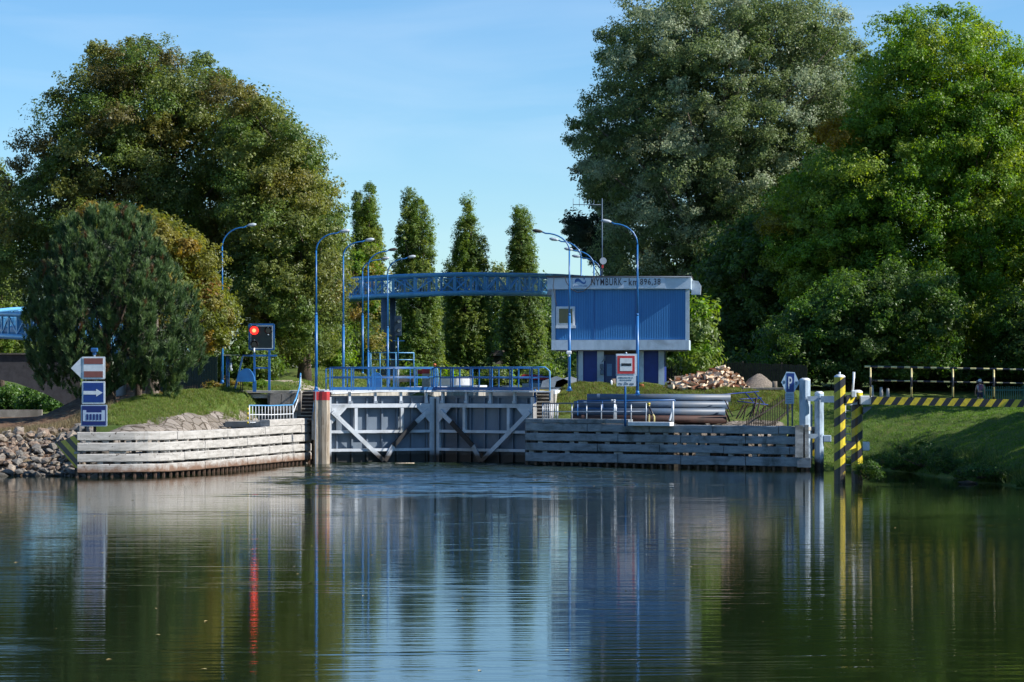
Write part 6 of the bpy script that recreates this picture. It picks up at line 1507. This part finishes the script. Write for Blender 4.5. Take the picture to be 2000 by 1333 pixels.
tag(blades("bank_weeds", np.c_[xx, yy][clump], .42, [(.05, .10, .02), (.07, .13, .025), (.10, .15, .03), (.04, .075, .02)], .045, .5), "tall ragged weeds along the right waterline", "weeds")
B2 = scatter(200000, -23, -11.8, 131, 156, lambda x, y, z: (z > 2.5) & (nearline(x, y, LW) > np.where(x > -16, 2.7, 3.5)))
tag(blades("left_lawn_grass", B2, .13, GC, .03), "lawn grass on the left bank below the pine", "grass")
B3 = scatter(70000, 2.6, 16.5, 149, 154.5, lambda x, y, z: (z > 2.7))
tag(blades("slope_grass", B3, .13, GC + [(.14, .09, .04)], .035), "scrubby grass on the slope between pipes and building", "grass")
B4 = scatter(9000, -29, -21.8, 136.5, 144, lambda x, y, z: z > 1.4)
tag(blades("dry_grass", B4, .28, [(.28, .22, .12), (.20, .16, .09), (.12, .11, .05)], .03, .3), "dry straw-coloured grass above the rubble bank", "dry grass")
B5 = scatter(30000, -14, -4, 156, 200, lambda x, y, z: z > 4.2)
tag(blades("far_lawn_grass", B5, .12, GC, .06), "sunlit lawn behind the winch cover", "grass")
# weeds at the striped piles and a leafy clump
for px, py, D, w_, h_, lab in ((1696, 918, 121.8, .7, .8, "leafy bush overgrowing the foot of the striped piles"), (1800, 885, 132, 1.7, 1.2, "sprawling green bush on the right waterline"), (1850, 905, 126, 1.1, .9, "smaller bush beside the sprawling one on the right waterline"), (1745, 900, 135, 1.3, .8, "low bush between the striped piles and the sprawling bush"), (1915, 920, 120.5, 1.2, .6, "leafy clump above the flat boulder")):
    x, z = XD(px, D), max(ZD(py, D), .3); poly = [(x - w_, z - h_ * .5), (x - w_ * .8, z + h_ * .4), (x, z + h_ * .6), (x + w_ * .8, z + h_ * .3), (x + w_, z - h_ * .5)]
    pts = boughs(poly, D, 26, w_ * .6, .3); root = empty("bush", (x, D, z - h_ * .6), lab, "bush"); v, f, c = crown(pts, .36, 150, .10, [(.05, .11, .02), (.07, .14, .025), (.04, .08, .016)], sig=.25, tips=14)
    npmesh("foliage", v, f, M_leaf, c, parent=root); mb = MB()
    for i in range(0, len(pts), 2): mb.tube([(x, D, z - h_ * .6), Vector(pts[i])], [.02, .008], 4)
    mb.build("stems", M_bark, root)
# hedge-like planting behind the equipment platform
for px, D, lab, pal in ((418, 151.5, "yellow-green low plant left of the blue lamp foot", G_AUT), (455, 151.5, "yellowing low plant behind the small blue post", G_AUT), (485, 152, "small green plant under the winch cover", G_MAP), (510, 152, "green low plant between the signal legs", G_MAP), (318, 153.5, "orange-yellow low plant by the stout trunk", [(.25, .14, .02), (.18, .14, .03)])):
    x = XD(px, D); z = tz1(x, D); pts = boughs([(x - .5, z), (x - .45, z + .4), (x, z + .55), (x + .5, z + .35), (x + .5, z)], D, 10, .35, .18)
    root = empty("low_plant", (x, D, z), lab, "plant", "low plants behind the platform"); v, f, c = crown(pts, .26, 130, .09, pal, sig=.25, tips=12); npmesh("foliage", v, f, M_leaf, c, parent=root)

# --- boats in the upper basin
def boat(x0, x1, D, zw, h, label, hullm, cab=None):
    root = empty("motor_boat", ((x0 + x1) / 2, D, zw), label, "boat", "boats in the upper basin"); L = x1 - x0; mb = MB(); secs = []
    for k in range(9):
        t = k / 8; w_ = 1.1 * (1 - max(0, (t - .55) / .45) ** 2) + .02; top_ = zw + h * (1 + .15 * t); x = x0 + L * t
        secs += [(x, D - w_, top_), (x - .3 * t, D - w_ * .7, zw - .25), (x - .3 * t, D + w_ * .7, zw - .25), (x, D + w_, top_)]
    fs = []
    for k in range(8):
        for j in range(4): fs.append((k * 4 + j, k * 4 + (j + 1) % 4, (k + 1) * 4 + (j + 1) % 4, (k + 1) * 4 + j))
    fs += [(0, 1, 2, 3), (35, 34, 33, 32)]; mb.add(secs, fs); mb.build("hull", hullm, root)
    if cab:
        mb = MB(); mb.prism([(x0 + L * .15, zw + h * 1.02), (x0 + L * .6, zw + h * 1.08), (x0 + L * .5, zw + h + cab), (x0 + L * .2, zw + h + cab)], D - .8, D + .8); mb.build("cabin", M_pipe, root)
        mb = MB(); mb.prism([(x0 + L * .24, zw + h + cab * .35), (x0 + L * .48, zw + h + cab * .35), (x0 + L * .45, zw + h + cab * .8), (x0 + L * .26, zw + h + cab * .8)], D - .83, D - .803); mb.build("window", M_black, root)
    return root
boat(XD(838, 246), XD(925, 246), 246, 3.4, 1.35, "long white motorboat seen through the middle of the gate railing", M_white)
boat(XD(1020, 262), XD(1098, 262), 262, 3.4, .85, "small boat with red canopy seen through the right gate railing", M_white, .9)
mb = MB(); q = P(1045, 738, 262); mb.prism([(q.x - 1.6, q.z - .1), (q.x + 1.9, q.z - .3), (q.x + 1.6, q.z + .1), (q.x - 1.2, q.z + .35)], q.y - 1, q.y + 1); single("boat_canopy", mb, M_red, "red canopy cover above the small boat", "canopy")
boat(XD(930, 255), XD(1010, 255), 255, 3.4, .6, "low grey-blue boat between the white and the red-canopied boats", M_pipe)
for px, c_, lab in ((1085, M_grey, "pale tent-shaped boat cover beside the lamp under the building"), (1112, M_white, "small pale boat cover partly hidden behind the lamp")):
    q = P(px, 745, 258); mb = MB(); mb.prism([(q.x - 1.5, q.z - .7), (q.x + 1.5, q.z - .7), (q.x + 1.3, q.z + .05), (q.x + .1, q.z + .5), (q.x - 1.3, q.z)], q.y - 1, q.y + 1.2); single("covered_boat", mb, c_, lab, "boat")
# small white-roofed hut far behind
root = empty("hut", P(975, 745, 305), "small far hut with a pale pinkish roof between two poplars", "hut")
mb = MB(); q = P(972, 715, 305); mb.box(q, (2.6, 2.4, 3.6)); mb.build("wall", M_concd, root)
mb = MB(); mb.prism([(XD(959, 303), ZD(695, 303)), (XD(990, 303), ZD(695, 303)), (XD(980, 303), ZD(684, 303))], 303, 307); mb.build("roof", pmat("pale_roof", (.62, .52, .5), (.5, .42, .4), .7, 3), root)
# floating stick near the gate
mb = MB(); mb.tube([P(772, 898.5, 148.2).xy.to_3d() + Vector((0, 0, .03)), P(809, 898, 148.6).xy.to_3d() + Vector((0, 0, .04))], [.06, .04], 6); single("driftwood", mb, M_wood, "floating piece of driftwood below the left gate leaf", "driftwood")

# ------------------------------------------------------------------ the walker
def person():
    D = 149.5; x = XD(1914, D); z = tz1(x, D) + wob(x, D); hgt = ZD(742, D) - z; s = min(max(hgt / 1.72, .9), 1.08)
    root = empty("person", (x, D, z), "walker in white cap, pale top and dark shorts with small backpack on right bank", "person")
    V = {"pel": (0, 0, .93), "wai": (0, .01, 1.08), "chest": (0, 0, 1.30), "neck": (0, .01, 1.47), "hd0": (0, .0, 1.55), "hd1": (0, -.01, 1.64), "hd2": (0, 0, 1.71),
         "lh": (-.10, 0, .88), "lk": (-.11, -.05, .50), "la": (-.11, .06, .09), "lt": (-.13, .20, .03), "rh": (.10, 0, .88), "rk": (.11, .02, .50), "ra": (.10, -.10, .10), "rt": (.12, .03, .03),
         "ls": (-.17, 0, 1.41), "le": (-.25, -.03, 1.14), "lw": (-.27, .06, .90), "lp": (-.27, .08, .84), "rs": (.17, 0, 1.41), "re": (.26, -.04, 1.14), "rw": (.28, .04, .90), "rp": (.28, .06, .84)}
    r = {"pel": .13, "wai": .12, "chest": .145, "neck": .055, "hd0": .075, "hd1": .095, "hd2": .07, "lh": .095, "lk": .06, "la": .042, "lt": .035, "rh": .095, "rk": .06, "ra": .042, "rt": .035,
         "ls": .06, "le": .043, "lw": .028, "lp": .034, "rs": .06, "re": .043, "rw": .028, "rp": .034}
    E = [("pel", "wai"), ("wai", "chest"), ("chest", "neck"), ("neck", "hd0"), ("hd0", "hd1"), ("hd1", "hd2"), ("pel", "lh"), ("lh", "lk"), ("lk", "la"), ("la", "lt"), ("pel", "rh"), ("rh", "rk"), ("rk", "ra"), ("ra", "rt"),
         ("chest", "ls"), ("ls", "le"), ("le", "lw"), ("lw", "lp"), ("chest", "rs"), ("rs", "re"), ("re", "rw"), ("rw", "rp")]
    for sd, p in (("l", -1), ("r", 1)):
        bx_, by_, bz_ = V[sd + "p"]
        for f, (oy, l) in enumerate(((.028, .065), (.010, .075), (-.008, .07), (-.026, .055))):
            V[f"{sd}f{f}"] = (bx_, by_ + oy, bz_ - .03); V[f"{sd}g{f}"] = (bx_ - p * .006, by_ + oy + .01, bz_ - .03 - l); r[f"{sd}f{f}"] = .011; r[f"{sd}g{f}"] = .008
            E += [(sd + "p", f"{sd}f{f}"), (f"{sd}f{f}", f"{sd}g{f}")]
        V[sd + "th"] = (bx_ - p * .01, by_ + .05, bz_ - .03); r[sd + "th"] = .01; E.append((sd + "p", sd + "th"))
    def skin(name, keys, edges, grow, mat, sub=1):
        idx_ = {k: i for i, k in enumerate(keys)}; me = bpy.data.meshes.new(name); me.from_pydata([Vector(V[k]) * s for k in keys], [(idx_[a], idx_[b]) for a, b in edges], []); me.update()
        o = bpy.data.objects.new(name, me); C.objects.link(o); md = o.modifiers.new("s", 'SKIN'); me.skin_vertices.new() if not me.skin_vertices else None
        for k in keys:
            sv = me.skin_vertices[0].data[idx_[k]]; sv.radius = ((r[k] + grow) * s, (r[k] + grow) * s * (.72 if k in ("chest", "wai", "pel") else 1)); sv.use_root = (k == keys[0])
        o.modifiers.new("d", 'SUBSURF').levels = sub; o.modifiers["d"].render_levels = sub
        dg = bpy.context.evaluated_depsgraph_get(); me2 = bpy.data.meshes.new_from_object(o.evaluated_get(dg)); bpy.data.objects.remove(o); me2.materials.clear(); me2.materials.append(mat)
        for p_ in me2.polygons: p_.use_smooth = True
        o2 = bpy.data.objects.new(name, me2); C.objects.link(o2); o2.parent = root; return o2
    ms = pmat("skin", (.55, .30, .22), (.48, .26, .19), .5, 8, bs=0)
    skin("body", list(V), E, 0, ms)
    skin("shirt", ["chest", "wai", "pel", "ls", "rs"], [("chest", "wai"), ("wai", "pel"), ("chest", "ls"), ("chest", "rs")], .018, pmat("shirt", (.72, .70, .74), (.6, .6, .66), .8, 6, bs=.2))
    V["lsh"] = (-.115, -.03, .62); V["rsh"] = (.115, .01, .62); r["lsh"] = r["rsh"] = .085
    skin("shorts", ["pel", "lh", "lsh", "rh", "rsh"], [("pel", "lh"), ("lh", "lsh"), ("pel", "rh"), ("rh", "rsh")], .014, pmat("dark_shorts", (.02, .025, .06), (.03, .03, .07), .8, 6, bs=.2))
    o_ = Vector((x, D, z))
    mb = MB(); mb.tube([o_ + Vector((0, .0, 1.63)) * s, o_ + Vector((0, 0, 1.70)) * s, o_ + Vector((0, 0, 1.75)) * s, o_ + Vector((0, 0, 1.765)) * s], [.112, .108, .07, .02], 14); mb.box(o_ + Vector((-.15, .02, 1.645)) * s, (.13, .15, .018)); mb.build("cap", M_white, root)
    mb = MB(); mb.tube([o_ + Vector((0, -.02, 1.63)) * s, o_ + Vector((0, -.04, 1.55)) * s, o_ + Vector((0, -.05, 1.47)) * s], [.1, .095, .05], 10); mb.build("hair", pmat("pale_hair", (.62, .55, .46), (.5, .42, .33), .7, 9), root)
    for dx in (-.03, .0):
        mb = MB(); mb.tube([o_ + Vector((-.085, .02 + dx, 1.615)) * s, o_ + Vector((-.095, .02 + dx, 1.615)) * s], .01, 6); mb.build("eye", M_black, root)
    mb = MB(); mb.tube([o_ + Vector((-.09, .01, 1.60)) * s, o_ + Vector((-.115, .01, 1.585)) * s], [.012, .018], 6); mb.build("nose", ms, root)
    mb = MB(); mb.box(o_ + Vector((.01, -.17, 1.24)) * s, (.24, .13, .34), bev=.04); mb.build("backpack", pmat("backpack_pink_navy", (.32, .09, .16), (.03, .04, .12), .7, 5), root)
    mb = MB()
    for p in (-.09, .10): mb.tube([o_ + Vector((p, -.12, 1.12)) * s, o_ + Vector((p, -.14, 1.38)) * s, o_ + Vector((p, 0, 1.475)) * s, o_ + Vector((p, .13, 1.35)) * s], .014, 5)
    mb.build("strap", M_black, root)
    for k_, f_ in (("la", (-.12, .13)), ("ra", (.11, -.03))):
        mb = MB(); mb.box(o_ + Vector((f_[0], f_[1], .045)) * s, (.1, .27, .09), bev=.03); mb.build("shoe", pmat("dark_red_shoe", (.2, .02, .02), (.1, .02, .02), .7, 6), root)
person()
